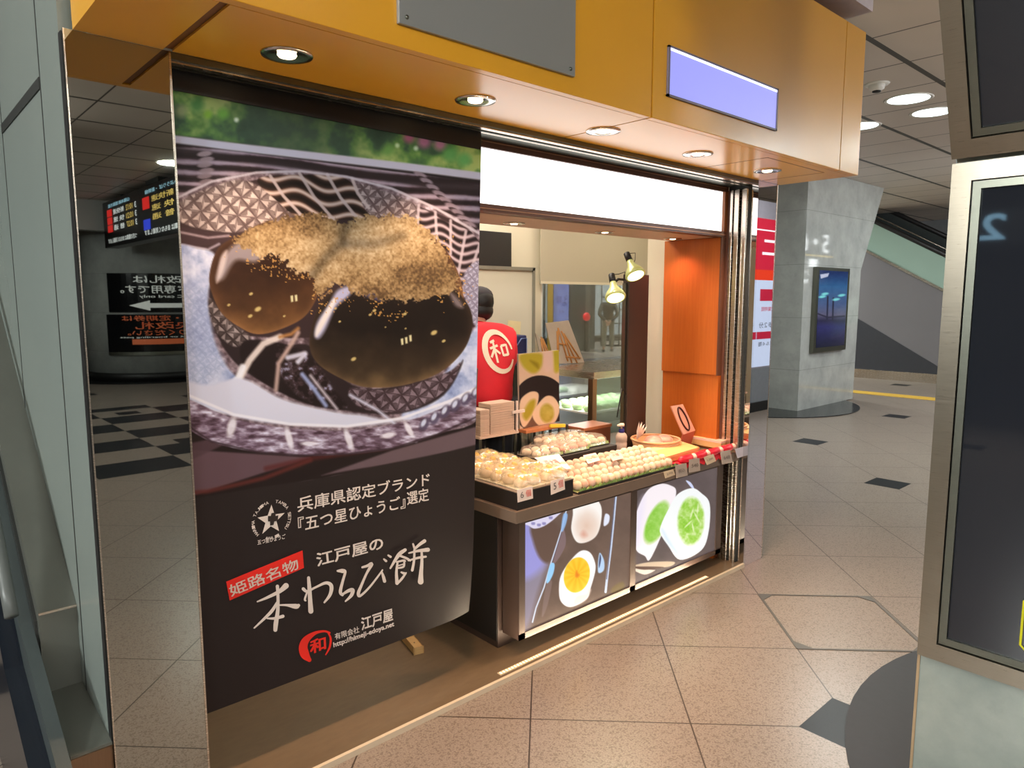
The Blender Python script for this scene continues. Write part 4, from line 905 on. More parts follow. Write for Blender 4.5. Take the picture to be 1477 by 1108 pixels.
lprism('dark_gap_strip', [(2.0, 0), (2.0, 0.33), (2.40, 0.36), (2.43, 0.60), (3.51, 1.455), (4.7, 2.40), (4.7, 0)], 0.294, 0.3018, M_seam)  # dark strip between deck and skirt
lprism('skirt', [(1.75, 0), (1.75, 0.27), (2.45, 0.575), (3.51, 1.42), (4.7, 2.36), (4.7, 0)], 0.262, 0.2938, mat('grey_skirt', (66, 73, 73), 0.35, 0.1))
lprism('inner_panel', [(1.5, 0), (1.5, 0.12), (2.45, 0.47), (3.51, 1.30), (4.7, 2.24), (4.7, 0)], 0.215, 0.2615, mat('navy_gloss_panel', (24, 29, 38), 0.2, 0.1))
part('handrail', MB().tube([(0.235, 2.36, 0.66), (0.235, 2.42, 0.72), (0.235, 2.6, 0.90), (0.235, 3.5, 1.68), (0.235, 4.7, 2.66)], 0.018, 10), mat('grey_rail_rubber', (92, 96, 94), 0.4), le)
#@@4
# ------------------------------------------------------------------ the hall behind the camera, seen in the mirrors
M_concrete = mat('pale_hall_wall', (158, 160, 156), 0.35, 0, 0.03, 1.5)
struct('wall_hall_front', MB().box(-16, 34, -17.9, -17.6, 0, HALL_Z), M_concrete)
struct('wall_hall_left', MB().box(-15.9, -15.6, -17.6, 23.9, 0, HALL_Z), M_concrete)
struct('wall_hall_right', MB().box(33.6, 33.9, -17.6, 23.9, 0, HALL_Z), M_concrete)
struct('wall_hall_rear', MB().box(-15.6, 33.6, 23.6, 23.9, 0, HALL_Z), M_concrete)
CC = (4.4, -11.55); CR = 1.3
rc = thing('round_pillar', 'wide round grey pillar with curved direction signs, seen in the left mirror', 'pillar', (CC[0], CC[1], 0))
part('shaft', MB().lathe([(CR, 0.012), (CR, HALL_Z - .001)], (CC[0], CC[1], 0), 96), M_marble, rc)
part('black_skirting', MB().lathe([(CR + .01, 0.012), (CR + .01, .16), (CR, .16)], (CC[0], CC[1], 0), 96), M_black, rc)
def curved(mb, a0, a1, z0, z1, r, d=.03, n=24):
    vs = []
    for k in range(n + 1):
        a = math.radians(a0 + (a1 - a0) * k / n); c, s = math.cos(a), math.sin(a)
        for rr, zz in ((r, z0), (r + d, z0), (r + d, z1), (r, z1)): vs.append((CC[0] + rr * c, CC[1] + rr * s, zz))
    fs = [(4 * k + i, 4 * k + (i + 1) % 4, 4 * k + 4 + (i + 1) % 4, 4 * k + 4 + i) for k in range(n) for i in range(4)] + [(0, 1, 2, 3), (4 * n + 3, 4 * n + 2, 4 * n + 1, 4 * n)]
    return mb.add(vs, fs)
def curved_text(mb, body, a0, a1, z0, z1, r):
    uv, fs = raw_text(body, .012); vs = []
    for u, v in uv:
        a = math.radians(a0 + (a1 - a0) * u); vs.append((CC[0] + r * math.cos(a), CC[1] + r * math.sin(a), z0 + (z1 - z0) * v))
    return mb.add(vs, fs)
SA0, SA1 = 143, 48       # the sign wraps the pillar; reading direction runs with falling angle
us = thing('direction_sign', 'upper curved black sign with a white arrow on the round pillar', 'sign', (CC[0], CC[1], 1.32))
part('board', curved(MB(), SA0, SA1, 1.30, 2.02, CR), mat('gloss_black_sign', (16, 16, 18), .15), us)
wt = mat('white_paint_with_glow', (225, 228, 225), .5, emit=.35); ot = mat('orange_paint_with_glow', (210, 104, 60), .5, emit=.25)  # sign lettering gets a faint glow of its own
RR = CR + .033
def ctext(par, body, a0, a1, z0, z1, m): part('lettering', curved_text(MB(), body, a0, a1, z0, z1, RR), m, par)
# letters grow away from the pillar's left as one faces it
ctext(us, '入口改札は', 62, 122, 1.84, 1.98, wt); ctext(us, 'ICカード専用です。', 54, 132, 1.65, 1.80, wt); ctext(us, 'for IC card only', 74, 118, 1.555, 1.62, wt)
ar = MB(); av = [(-1, 0), (-.55, .5), (-.55, .22), (1, .22), (1, -.22), (-.55, -.22), (-.55, -.5)]
def cpt(x, z, a0=92, wd=34, z0=1.425, hh=.19):
    a = math.radians(a0 - x * wd); return (CC[0] + RR * math.cos(a), CC[1] + RR * math.sin(a), z0 + z * hh)
hv_ = [cpt(-1 + .45 * k / 8, e * .5 * k / 8 + 1e-4 * e) for k in range(9) for e in (1, -1)]; ar.add(hv_, [(2 * k, 2 * k + 1, 2 * k + 3, 2 * k + 2) for k in range(8)])
ns = 14
vs = [cpt(-.55 + 1.6 * k / ns, e) for k in range(ns + 1) for e in (.22, -.22)]; ar.add(vs, [(2 * k, 2 * k + 1, 2 * k + 3, 2 * k + 2) for k in range(ns)])
part('white_arrow', ar, wt, us)
ls2 = thing('direction_sign', 'lower curved black sign with orange writing on the round pillar', 'sign', (CC[0], CC[1], .5))
part('board', curved(MB(), SA0 + 2, SA1, .56, 1.26, CR, .05), MC['gloss_black_sign'], ls2)
part('orange_band', curved(MB(), 125, SA1, .70, .80, CR + .051, .004), ot, ls2); part('silver_foot', curved(MB(), SA0 + 2, SA1, .50, .56, CR, .052), M_steel_d, ls2)
RR = CR + .054
ctext(ls2, '乗車券・定期券は', 60, 132, 1.14, 1.24, ot); ctext(ls2, '中央改札', 66, 122, .985, 1.12, ot); ctext(ls2, 'へお回りください。', 60, 128, .87, .965, ot); ctext(ls2, 'for a ticket or boarding pass', 62, 134, .815, .85, wt)
# departure board hanging across the hall
DBX, DY0, DY1, DZ0, DZ1 = 3.2, -10.1, -5.4, 2.46, 3.17
db_ = thing('departure_board', 'hanging black departure board with lit rows of yellow and white text', 'departure board', (DBX, -7.8, DZ0))
part('case', MB().box(DBX, DBX + .22, DY0, DY1, DZ0 - .03, DZ1 + .03, .01), mat('board_black', (14, 15, 17), .3), db_)
for yy in (-9.2, -6.4): part('hanger', MB().box(DBX + .08, DBX + .16, yy - .04, yy + .04, DZ1 + .03, HALL_Z - .001), M_seam, db_)
part('hanging_duct', MB().box(DBX + .0, DBX + .3, -7.5, -6.9, DZ1 + .031, HALL_Z - .001), M_seam, db_)
yel = mat('led_yellow', (230, 200, 110), .4, emit=1.0); whi = mat('led_white', (235, 240, 240), .4, emit=1.1); red_ = mat('led_red', (225, 40, 36), .4, emit=1.0); blu = mat('led_blue', (50, 70, 220), .4, emit=1.1); cya = mat('led_cyan', (170, 220, 240), .4, emit=1.0)
def brow(txt, y0, y1, z0, z1, m):      # text on the board face, readable from -X: runs toward falling y
    b = Vector((DBX, y1, z0)); part('lettering', lettering(MB(), txt, b, Vector((DBX, y0, z0)), Vector((DBX, y1, z1)), Vector((-1, 0, 0)), .012, .004), m, db_)
def bblock(name, y0, y1, z0, z1, m): part(name, MB().box(DBX - .006, DBX - .001, y0, y1, z0, z1), m, db_)
for sec, (ya, yb) in enumerate(((-9.95, -8.0), (-7.8, -5.5))):
    brow('山陽本線 姫路方面' if sec == 0 else 'きっぷうりば ・新幹線', ya + .25, yb - .4, DZ1 - .09, DZ1 - .03, cya)
    for k, (tm, ds) in enumerate((('10:12', '新快速'), ('10:21', '快 速'), ('10:27', '普 通'))):
        z0 = DZ1 - .22 - k * .13
        brow('3', yb - .12, yb - .04, z0, z0 + .085, whi); brow(tm, yb - .62, yb - .24, z0, z0 + .085, yel); brow(ds, ya + .55, yb - .75, z0, z0 + .085, whi if sec == 0 else yel)
        if sec == 0: bblock('red_mark', ya + .15, ya + .45, z0 - .015, z0 + .10, red_)
    if sec == 1:
        bblock('red_mark', ya + .1, ya + .42, DZ1 - .30, DZ1 - .13, red_); bblock('blue_mark', ya + .1, ya + .42, DZ1 - .60, DZ1 - .45, blu)
    brow('つぎの電車は まもなく到着します', ya + .12, yb - .1, DZ0 + .03, DZ0 + .11, whi)
struct('beam_hall', MB().box(-15, 33, -10.6, -10.3, 2.75, HALL_Z - .001), M_concrete)
# big lit advert, seen in the right hand mirror
ad = thing('lit_advert', 'tall glowing red and white advert wall, seen in the right mirror', 'advert', (9.6, -0.85, 0))
AY = -0.85; AX0, AX1 = 8.2, 11.2; axc = 9.05
part('base_wall', MB().box(AX0, AX1, AY - .3, AY, 0, .60), mat('blue_grey_base', (128, 132, 140), .4), ad)
part('black_skirting', MB().box(AX0, AX1, AY, AY + .02, 0, .13), M_black, ad)
part('case', MB().box(AX0, AX1, AY - .3, AY, .60, 2.85), mat('lilac_grey_case', (150, 146, 158), .4), ad)
Mr = mat('lit_red', (120, 10, 30), .4, emit=.8, emit_rgb=(222, 34, 66)); Mw = mat('lit_white', (120, 125, 140), .4, emit=.85, emit_rgb=(212, 226, 255)); Mo = mat('lit_orange_red', (120, 20, 10), .4, emit=.9, emit_rgb=(246, 66, 30))
part('white_field', MB().box(AX0 + .05, AX1 - .05, AY, AY + .004, .62, 1.80), Mw, ad); part('orange_band', MB().box(AX0 + .05, AX1 - .05, AY, AY + .004, 1.80, 1.94), Mo, ad); part('red_field', MB().box(AX0 + .05, AX1 - .05, AY, AY + .004, 1.94, 2.62), Mr, ad)
def adt(txt, x0, x1, z0, z1, m): part('lettering', lettering(MB(), txt, Vector((x1, AY, z0)), Vector((x0, AY, z0)), Vector((x1, AY, z1)), Vector((0, 1, 0)), .015, .007), m, ad)
Mw2 = mat('lit_pure_white', (200, 205, 215), .4, emit=.9, emit_rgb=(244, 244, 255)); Mk = mat('advert_ink', (60, 62, 80), .5); Mrb = mat('advert_red', (190, 24, 60), .5, emit=.35)
for x0 in (8.32, 9.02, 9.72, 10.4): adt('ニ', x0, x0 + .42, 2.14, 2.34, Mw2)
part('white_line', MB().box(AX0 + .05, AX1 - .05, AY + .004, AY + .008, 2.46, 2.475), Mw2, ad)
for x0 in (8.35, 9.0, 9.65, 10.3):
    part('red_panel', MB().box(x0, x0 + .42, AY + .004, AY + .008, 1.52, 1.68), Mrb, ad); adt('入場無料', x0 + .04, x0 + .38, 1.55, 1.65, Mw2)
    part('red_panel', MB().box(x0 - .05, x0 + .58, AY + .004, AY + .008, 1.00, 1.10), Mrb, ad); adt('タワー', x0, x0 + .5, 1.015, 1.085, Mw2)
    adt('徒歩２分', x0, x0 + .5, 1.15, 1.23, Mk); adt('ビル４階', x0, x0 + .4, .90, .96, Mk); adt('営業時間', x0 + .05, x0 + .4, 1.38, 1.44, Mrb)
# lit hanging signs mirrored by the polished column and by the black glass
hs = thing('hanging_sign', 'hanging guide sign with white platform numbers, mirrored in the far column', 'sign', (16.6, 1.34, 1.9))
part('case', MB().box(15.6, 17.5, 1.28, 1.4, 1.85, 3.12), mat('sign_case_grey', (62, 64, 66), .4), hs); part('hanger', MB().box(16.6, 16.66, 1.32, 1.36, 3.12, HALL_Z - .001), M_seam, hs)
gl = mat('sign_glow_white', (230, 235, 235), .4, emit=7.0)
def hst(txt, x0, x1, z0, z1, m=gl): part('lettering', lettering(MB(), txt, Vector((x1, 1.4, z0)), Vector((x0, 1.4, z0)), Vector((x1, 1.4, z1)), Vector((0, 1, 0)), .012, .004), m, hs)
hst('5・6', 15.68, 17.05, 2.62, 3.04); part('yellow_line', MB().box(15.7, 17.3, 1.4, 1.404, 2.53, 2.555), mat('sign_yellow_line', (220, 190, 90), .4, emit=4.0), hs); part('white_square', MB().box(16.1, 16.5, 1.4, 1.404, 2.27, 2.46), gl, hs); hst('5・6', 15.7, 16.2, 2.08, 2.22); hst('新幹線', 15.65, 16.2, 1.90, 2.0)
h2 = thing('hanging_sign', 'hanging black guide sign with a pale 2, mirrored in the near black glass', 'sign', (-4.8, 2.2, 2.2))
part('case', MB().box(-4.92, -4.8, .9, 3.3, 2.16, 2.56), MC['sign_case_grey'], h2); part('hanger', MB().box(-4.88, -4.84, 2.0, 2.06, 2.56, HALL_Z - .001), M_seam, h2)
def h2t(txt, y0, y1, z0, z1, m): part('lettering', lettering(MB(), txt, Vector((-4.8, y0, z0)), Vector((-4.8, y1, z0)), Vector((-4.8, y0, z1)), Vector((1, 0, 0)), .03, .004), m, h2)
h2t('2', 2.28, 2.52, 2.22, 2.50, mat('sign_glow_cyan', (150, 200, 230), .4, emit=7.0)); h2t('のりば', 2.62, 2.95, 2.34, 2.44, mat('sign_glow_pink', (220, 130, 140), .4, emit=1.6)); h2t('Platform', 2.62, 2.95, 2.23, 2.29, gl); h2t('1 番のりば', 1.2, 2.0, 2.30, 2.42, gl)

# ------------------------------------------------------------------ people
def skin(joints, edges, radii, m, name, parent, sub=2, extra=None):
    """one continuous skinned surface over a joint graph; first joint is the root"""
    keys = list(joints); ix = {k: i for i, k in enumerate(keys)}
    me = bpy.data.meshes.new('skin'); me.from_pydata([tuple(joints[k]) for k in keys], [(ix[a], ix[b]) for a, b in edges], []); me.update()
    o = bpy.data.objects.new('skin', me); COL.objects.link(o)
    md = o.modifiers.new('s', 'SKIN'); md.use_smooth_shade = True
    for k in keys:
        r = radii[k]; me.skin_vertices[0].data[ix[k]].radius = r if isinstance(r, tuple) else (r, r)
    me.skin_vertices[0].data[0].use_root = True
    sb = o.modifiers.new('d', 'SUBSURF'); sb.levels = sub; sb.render_levels = sub
    em = bpy.data.meshes.new_from_object(o.evaluated_get(bpy.context.evaluated_depsgraph_get()))
    bpy.data.objects.remove(o); bpy.data.meshes.remove(me)
    if extra:
        bm = bmesh.new(); bm.from_mesh(em)
        b2 = bpy.data.meshes.new('x'); b2.from_pydata(extra.v, [], extra.f); b2.polygons.foreach_set('use_smooth', extra.sm); bm.from_mesh(b2); bm.to_mesh(em); bm.free(); bpy.data.meshes.remove(b2)
    em.name = name; em.materials.clear(); em.materials.append(m)
    for p in em.polygons: p.use_smooth = True
    return link(name, em, parent)
M_skin = mat('skin_tone', (198, 150, 122), 0.5, 0, 0.03); M_hair = mat('black_hair', (26, 22, 21), 0.5, 0, 0.1)
def person(root, top_m, leg_m, J, shoe_m, long_sleeve=True, hair=True, s=1.0):
    """J: joint positions in the person's own frame (x right, y forward, z up)"""
    # hands: palm plus five separate bent fingers
    JJ = {k: v for k, v in J.items() if k != 'face'}; E_ = [('pelvis', 'waist'), ('waist', 'chest'), ('chest', 'neck'), ('neck', 'skull'), ('skull', 'crown')]
    R_ = {'pelvis': (.135, .10), 'waist': (.12, .085), 'chest': (.140, .088), 'neck': .048, 'skull': (.078, .092), 'crown': (.055, .066)}
    for sd_ in 'lr':
        E_ += [('chest', 'sho' + sd_), ('sho' + sd_, 'elb' + sd_), ('elb' + sd_, 'wri' + sd_), ('pelvis', 'hip' + sd_), ('hip' + sd_, 'kne' + sd_), ('kne' + sd_, 'ank' + sd_), ('ank' + sd_, 'toe' + sd_)]
        R_.update({'sho' + sd_: .058, 'elb' + sd_: .042, 'wri' + sd_: .027, 'hip' + sd_: .085, 'kne' + sd_: .056, 'ank' + sd_: .038, 'toe' + sd_: (.036, .028)})
        w = Vector(J['wri' + sd_]); d = (w - Vector(J['elb' + sd_])).normalized(); side = d.cross(Vector((0, 1, 0.2))).normalized(); nrm = d.cross(side).normalized()
        JJ['palm' + sd_] = w + d * 0.065; E_.append(('wri' + sd_, 'palm' + sd_)); R_['palm' + sd_] = (.036, .018)
        for k, (off, ln) in enumerate(((-.028, .060), (-.010, .074), (.009, .070), (.027, .054))):
            a = w + d * 0.092 + side * off; b = a + d * ln * 0.5 + nrm * 0.008; c = b + d * ln * 0.42 + nrm * 0.020
            for nm, p, r in (('a', a, .0095), ('b', b, .0085), ('c', c, .0075)): JJ['f%s%d%s' % (sd_, k, nm)] = p; R_['f%s%d%s' % (sd_, k, nm)] = r
            E_ += [('palm' + sd_, 'f%s%da' % (sd_, k)), ('f%s%da' % (sd_, k), 'f%s%db' % (sd_, k)), ('f%s%db' % (sd_, k), 'f%s%dc' % (sd_, k))]
        sg = 1 if sd_ == 'l' else -1; ta = w + d * 0.035 + side * (-.040) ; tb = ta + d * 0.035 + side * (-.014) + nrm * .012
        JJ['t%sa' % sd_] = ta; JJ['t%sb' % sd_] = tb; R_['t%sa' % sd_] = .011; R_['t%sb' % sd_] = .009; E_ += [('wri' + sd_, 't%sa' % sd_), ('t%sa' % sd_, 't%sb' % sd_)]
    # face
    sk = Vector(J['skull']); up = (Vector(J['crown']) - sk).normalized(); fw = Vector(J.get('face', (0, 1, 0))); fw = (fw - up * fw.dot(up)).normalized(); rt = fw.cross(up)
    ex = MB(); rm = Matrix((rt, fw, up)).transposed()
    ex.ellipsoid(sk + fw * .088 - up * .004, (.013, .018, .022), 10, 8, rm)                    # nose
    ex.ellipsoid(sk + fw * .076 - up * .045, (.024, .012, .007), 10, 8, rm)                    # mouth
    for q in (-1, 1):
        ex.ellipsoid(sk + fw * .078 + rt * .031 * q + up * .020, (.013, .009, .007), 10, 8, rm)  # eyes
        ex.ellipsoid(sk + rt * .080 * q - fw * .008 + up * .0, (.009, .020, .030), 10, 8, rm)    # ears
    b = skin(JJ, E_, R_, M_skin, 'body', root, 2, ex)
    T = {k: Vector(J[k]) for k in ('pelvis', 'waist', 'chest')}; T['pelvis'] = T['pelvis'] - Vector((0, 0, .06)); T['collar'] = Vector(J['neck']) - Vector((0, 0, .015))
    te = [('pelvis', 'waist'), ('waist', 'chest'), ('chest', 'collar')]; tr = {'pelvis': (.172, .132), 'waist': (.158, .118), 'chest': (.182, .142), 'collar': .078}
    for sd_ in 'lr':
        so, el, wr = (Vector(J[k + sd_]) for k in ('sho', 'elb', 'wri'))
        T['sho' + sd_] = so; te.append(('chest', 'sho' + sd_)); tr['sho' + sd_] = .080
        if long_sleeve:
            T['elb' + sd_] = el; T['cuf' + sd_] = el.lerp(wr, .93); te += [('sho' + sd_, 'elb' + sd_), ('elb' + sd_, 'cuf' + sd_)]; tr['elb' + sd_] = .062; tr['cuf' + sd_] = .046
        else:
            T['elb' + sd_] = so.lerp(el, .72); te.append(('sho' + sd_, 'elb' + sd_)); tr['elb' + sd_] = .072
    skin(T, te, tr, top_m, 'jacket' if long_sleeve else 'shirt', root, 2)
    T = {'pelvis': Vector(J['pelvis'])}; te = []; tr = {'pelvis': (.146, .112)}
    for sd_ in 'lr':
        hp, kn, an = (Vector(J[k + sd_]) for k in ('hip', 'kne', 'ank'))
        T['hip' + sd_] = hp; T['kne' + sd_] = kn; T['hem' + sd_] = kn.lerp(an, .93); te += [('pelvis', 'hip' + sd_), ('hip' + sd_, 'kne' + sd_), ('kne' + sd_, 'hem' + sd_)]
        tr['hip' + sd_] = .102; tr['kne' + sd_] = .074; tr['hem' + sd_] = .066
    skin(T, te, tr, leg_m, 'trousers', root, 2)
    for sd_ in 'lr':
        an, to = Vector(J['ank' + sd_]), Vector(J['toe' + sd_]); d = (to - an); d.z = 0; d.normalize(); sd2 = Vector((-d.y, d.x, 0))
        mb = MB(); rm2 = Matrix((sd2, d, Vector((0, 0, 1)))).transposed(); mb.ellipsoid(Vector((an.x, an.y, 0.045)) + d * .065, (.050, .135, .046), 14, 8, rm2)
        o = bpy.data.meshes.new('shoe'); o.from_pydata([tuple(v) for v in mb.v], [], mb.f); o.polygons.foreach_set('use_smooth', mb.sm); o.materials.append(shoe_m); link('shoe', o, root)
    if hair:
        mb = MB(); mb.ellipsoid(sk + up * .040 - fw * .014, (.092, .104, .092), 18, 12, rm); mb.ellipsoid(sk - fw * .030 - up * .020, (.080, .066, .060), 16, 10, rm)
        o = bpy.data.meshes.new('hair'); o.from_pydata([tuple(v) for v in mb.v], [], mb.f); o.polygons.foreach_set('use_smooth', mb.sm); o.materials.append(M_hair); link('hair', o, root)
    return b, sk, up, fw, rt
STAND = {'pelvis': (0, 0, .93), 'waist': (0, 0, 1.08), 'chest': (0, .01, 1.30), 'neck': (0, .02, 1.46), 'skull': (0, .045, 1.565), 'crown': (0, .04, 1.655),
         'shol': (-.185, 0, 1.38), 'elbl': (-.235, -.02, 1.10), 'wril': (-.235, .08, .86), 'shor': (.185, 0, 1.38), 'elbr': (.235, -.02, 1.10), 'wrir': (.235, .08, .86),
         'hipl': (-.09, 0, .88), 'knel': (-.10, .02, .48), 'ankl': (-.10, -.01, .08), 'toel': (-.11, .14, .035), 'hipr': (.09, 0, .88), 'kner': (.10, .02, .48), 'ankr': (.10, -.01, .08), 'toer': (.11, .14, .035)}
# the shop worker: back to us, bending over his work
wk_ = thing('person', 'person in a red shop T-shirt and dark cap working with back turned behind the counter', 'person', (2.575, 3.06, 0.018))
J = dict(STAND); J.update({'pelvis': (0, -.04, .92), 'waist': (0, -.02, 1.05), 'chest': (-.01, .07, 1.24), 'neck': (.02, .14, 1.385), 'skull': (.045, .175, 1.47), 'crown': (.045, .205, 1.555), 'face': (-.3, 1, -.4),
          'shol': (-.20, .10, 1.31), 'elbl': (-.25, .13, 1.04), 'wril': (-.17, .26, .96), 'shor': (.19, .09, 1.31), 'elbr': (.23, .14, 1.04), 'wrir': (.15, .27, .96)})
M_redshirt = mat('red_cotton', (216, 24, 40), 0.75, 0, 0.08, 9)
_, sk, up, fw, rt = person(wk_, M_redshirt, mat('dark_trousers', (34, 34, 40), 0.7), J, M_black, long_sleeve=False)
wk_.rotation_euler = (0, 0, math.radians(-10))
cm = MB(); rm = Matrix((rt, fw, up)).transposed()
cm.ellipsoid(sk + up * .062 - fw * .004, (.100, .112, .070), 18, 10, rm); cm.obox(sk + up * .055 + fw * .125, rt * .075, fw * .05, up * .006, .004)
o = bpy.data.meshes.new('cap'); o.from_pydata([tuple(v) for v in cm.v], [], cm.f); o.polygons.foreach_set('use_smooth', cm.sm); o.materials.append(mat('charcoal_cap', (48, 42, 46), 0.8)); link('cap', o, wk_)
# round emblem printed on the back of the shirt
bk = bpy.data.objects[[c.name for c in wk_.children if c.name.startswith('shirt')][0]]
bvh = None
from mathutils.bvhtree import BVHTree
bvh = BVHTree.FromPolygons([v.co[:] for v in bk.data.vertices], [tuple(p.vertices) for p in bk.data.polygons])
def on_back(x, z):
    h = bvh.ray_cast(Vector((x, -1.0, z)), Vector((0, 1, 0))); return (h[0] + h[1] * .0035) if h[0] is not None else None
em = MB(); ec = (0.06, 1.235)
def back_strip(pts, w):
    pts = [Vector((p[0], p[1])) for p in pts]; vs = []; n = len(pts)
    for i, p in enumerate(pts):
        d = (pts[min(i + 1, n - 1)] - pts[max(i - 1, 0)]).normalized(); nn = Vector((-d.y, d.x)); ww = w[i] if isinstance(w, list) else w
        for sg in (1, -1):
            hit = on_back(p.x + nn.x * ww / 2 * sg, p.y + nn.y * ww / 2 * sg); vs.append(hit or Vector((p.x, 0, p.y)))
    em.add(vs, [(2 * i, 2 * i + 1, 2 * i + 3, 2 * i + 2) for i in range(n - 1)])
ang = [math.radians(-75 + 330 * k / 32 + 80) for k in range(33)]
back_strip([(ec[0] + .088 * math.cos(a), ec[1] + .108 * math.sin(a)) for a in ang], [.010 + .026 * max(0, math.sin((k / 32) * PI)) for k in range(33)])
for st_ in ([(-.045, .05), (-.015, .062)], [(-.055, .018), (0.0, .034)], [(-.026, .062), (-.026, -.06)], [(-.028, .015), (-.058, -.03)], [(-.022, .012), (.004, -.012)], [(.02, .03), (.022, -.026)], [(.02, .03), (.055, .036), (.054, -.02)], [(.022, -.022), (.054, -.018)]):
    q_ = []
    for a, b in zip(st_[:-1], st_[1:]): q_ += [(ec[0] + a[0] + (b[0] - a[0]) * t / 4, ec[1] + a[1] + (b[1] - a[1]) * t / 4) for t in range(4)]
    q_.append((ec[0] + st_[-1][0], ec[1] + st_[-1][1])); back_strip(q_, .013)
o = bpy.data.meshes.new('round_emblem'); o.from_pydata([tuple(v) for v in em.v], [], em.f); o.materials.append(mat('cream_print', (232, 214, 190), 0.7)); link('round_emblem', o, wk_); 
# two people far beyond the glass
def far_xy(px, dist): d = cF * FPX + cR * (px - CX); d[2] = 0; d = d / np.linalg.norm(d); return d[0] * dist, d[1] * dist
fx, fy = far_xy(876, 21.0)
p1 = thing('person', 'person in dark green jacket and khaki trousers, hands behind back, beyond the glass', 'person', (fx, fy, 0))
J = dict(STAND); J.update({'wril': (-.06, -.16, .90), 'elbl': (-.27, -.12, 1.10), 'wrir': (.05, -.17, .88), 'elbr': (.27, -.12, 1.10), 'ankl': (-.13, -.16, .10), 'knel': (-.12, -.03, .49), 'toel': (-.14, -.02, .03), 'ankr': (.12, .14, .08), 'kner': (.11, .13, .49), 'toer': (.13, .29, .035)})
person(p1, mat('dark_green_jacket', (34, 44, 40), 0.8), mat('khaki_cloth', (112, 108, 88), 0.8), J, M_black); p1.rotation_euler = (0, 0, HEAD - PI / 2 - 0.1); 
fx, fy = far_xy(938, 22.5)
p2 = thing('person', 'person in dark clothes half hidden by the dark post beyond the glass', 'person', (fx, fy, 0))
J = dict(STAND); J.update({'elbr': (.24, .10, 1.12), 'wrir': (.12, .30, 1.24)}); person(p2, mat('navy_coat', (30, 32, 42), 0.8), mat('grey_cloth', (58, 58, 64), 0.8), J, M_black); p2.rotation_euler = (0, 0, HEAD - PI / 2 - 1.3)

# ------------------------------------------------------------------ hall beyond the glass
M_hallwall = mat('hall_wall_grey', (150, 158, 160), 0.4, 0, 0.02, 2)
struct('wall_hall_back', MB().box(8, 30, 17.0, 17.3, 0, HALL_Z), M_hallwall)
struct('baseboard_hall', MB().box(8, 30, 16.97, 17.0, 0, 0.22), M_black)
hp = thing('hall_pillar', 'square grey pillar left of the walking person beyond the glass', 'pillar', (far_xy(834, 21.5)[0], far_xy(834, 21.5)[1], 0))
a_ = far_xy(834, 21.5); part('shaft', MB().obox((a_[0], a_[1], HALL_Z / 2), Vector((cR[0], cR[1], 0)) * .30, Vector((cR[1], -cR[0], 0)) * .3, Vector((0, 0, HALL_Z / 2 - .001))), mat('pillar_grey', (118, 124, 122), 0.4), hp)
def billboard(name, label, cat, px0, px1, dist, z0, z1, m, depth=0.08):
    ax, ay = far_xy(px0, dist); bx, by = far_xy(px1, dist); c = Vector(((ax + bx) / 2, (ay + by) / 2, z0)); w = (Vector((bx, by, 0)) - Vector((ax, ay, 0))) / 2
    t = thing(name, label, cat, c); n_ = Vector((-w.y, w.x, 0)).normalized() * depth / 2
    part('case', MB().obox(c + Vector((0, 0, (z1 - z0) / 2)), w, n_, Vector((0, 0, (z1 - z0) / 2)), 0.004), m, t)
    return t, c, w, n_
bb, c_, w_, n_ = billboard('lit_poster', 'glowing pale blue poster board beyond the glass, left of the grey pillar', 'poster', 797, 821, 19.5, 0.0, 2.3, mat('navy_case', (40, 50, 80), 0.4))
F_ = -n_.normalized() if n_.dot(Vector((cF[0], cF[1], 0))) > 0 else n_.normalized()
o_ = c_ + F_ * 0.045
part('glowing_face', MB().prism([o_ - w_ * .93 + Vector((0, 0, .06)), o_ + w_ * .86 + Vector((0, 0, .06)), o_ + w_ * .86 + Vector((0, 0, 2.24)), o_ - w_ * .93 + Vector((0, 0, 2.24))], F_ * .006), mat('pale_blue_face', (90, 100, 160), 0.3, emit=0.85, emit_rgb=(160, 178, 250)), bb)
lt = MB(); wn_ = w_.normalized(); hw = w_.length
for (txt, u, z0, s_z) in (('名店', .1, 1.80, .10), ('姫路', -.3, 1.42, .20), ('よ', .38, 1.35, .26), ('土産', 0, 1.15, .09)):
    b0 = o_ + wn_ * hw * (u - .3) + Vector((0, 0, z0)); lettering(lt, txt, b0, b0 + wn_ * hw * .62, b0 + Vector((0, 0, s_z)), F_, .01, .012)
part('lettering', lt, mat('violet_print', (90, 90, 190), 0.4), bb)
billboard('yellow_post', 'slim yellow post beside the glowing blue poster beyond the glass', 'post', 789, 797, 19.2, 0.0, 2.4, mat('post_yellow', (206, 160, 44), 0.4))
billboard('black_post', 'slim black post left of the yellow post beyond the glass', 'post', 783, 786, 19.0, 0.0, 2.4, M_black)
rl, c2, w2, n2 = billboard('signal_post', 'slim dark post with a small red lamp beyond the glass', 'post', 842, 848, 21.0, 0.0, 0.95, M_black)
part('red_lamp', MB().ellipsoid(c2 + Vector((0, 0, 1.02)), (.11, .11, .13), 12, 8), mat('red_glow', (230, 20, 40), .4, emit=1.2), rl)
billboard('dark_recess_panel', 'dark grey wall panel right of the square pillar beyond the glass', 'panel', 846, 857, 22.2, 0.0, 2.9, mat('panel_dark_grey', (78, 86, 86), 0.4))
rk, c3, w3, n3 = billboard('display_rack', 'tall dark display rack behind the walking person beyond the glass', 'rack', 866, 898, 23.5, 0.0, 0.05, M_black)
wx = w3.normalized(); fr = MB()
for e in (-1, -.2, .6, 1): fr.obox(c3 + w3 * e + Vector((0, 0, 1.05)), wx * .02, n3 * .3, Vector((0, 0, 1.05)))
part('uprights', fr, M_black, rk); rg = MB()
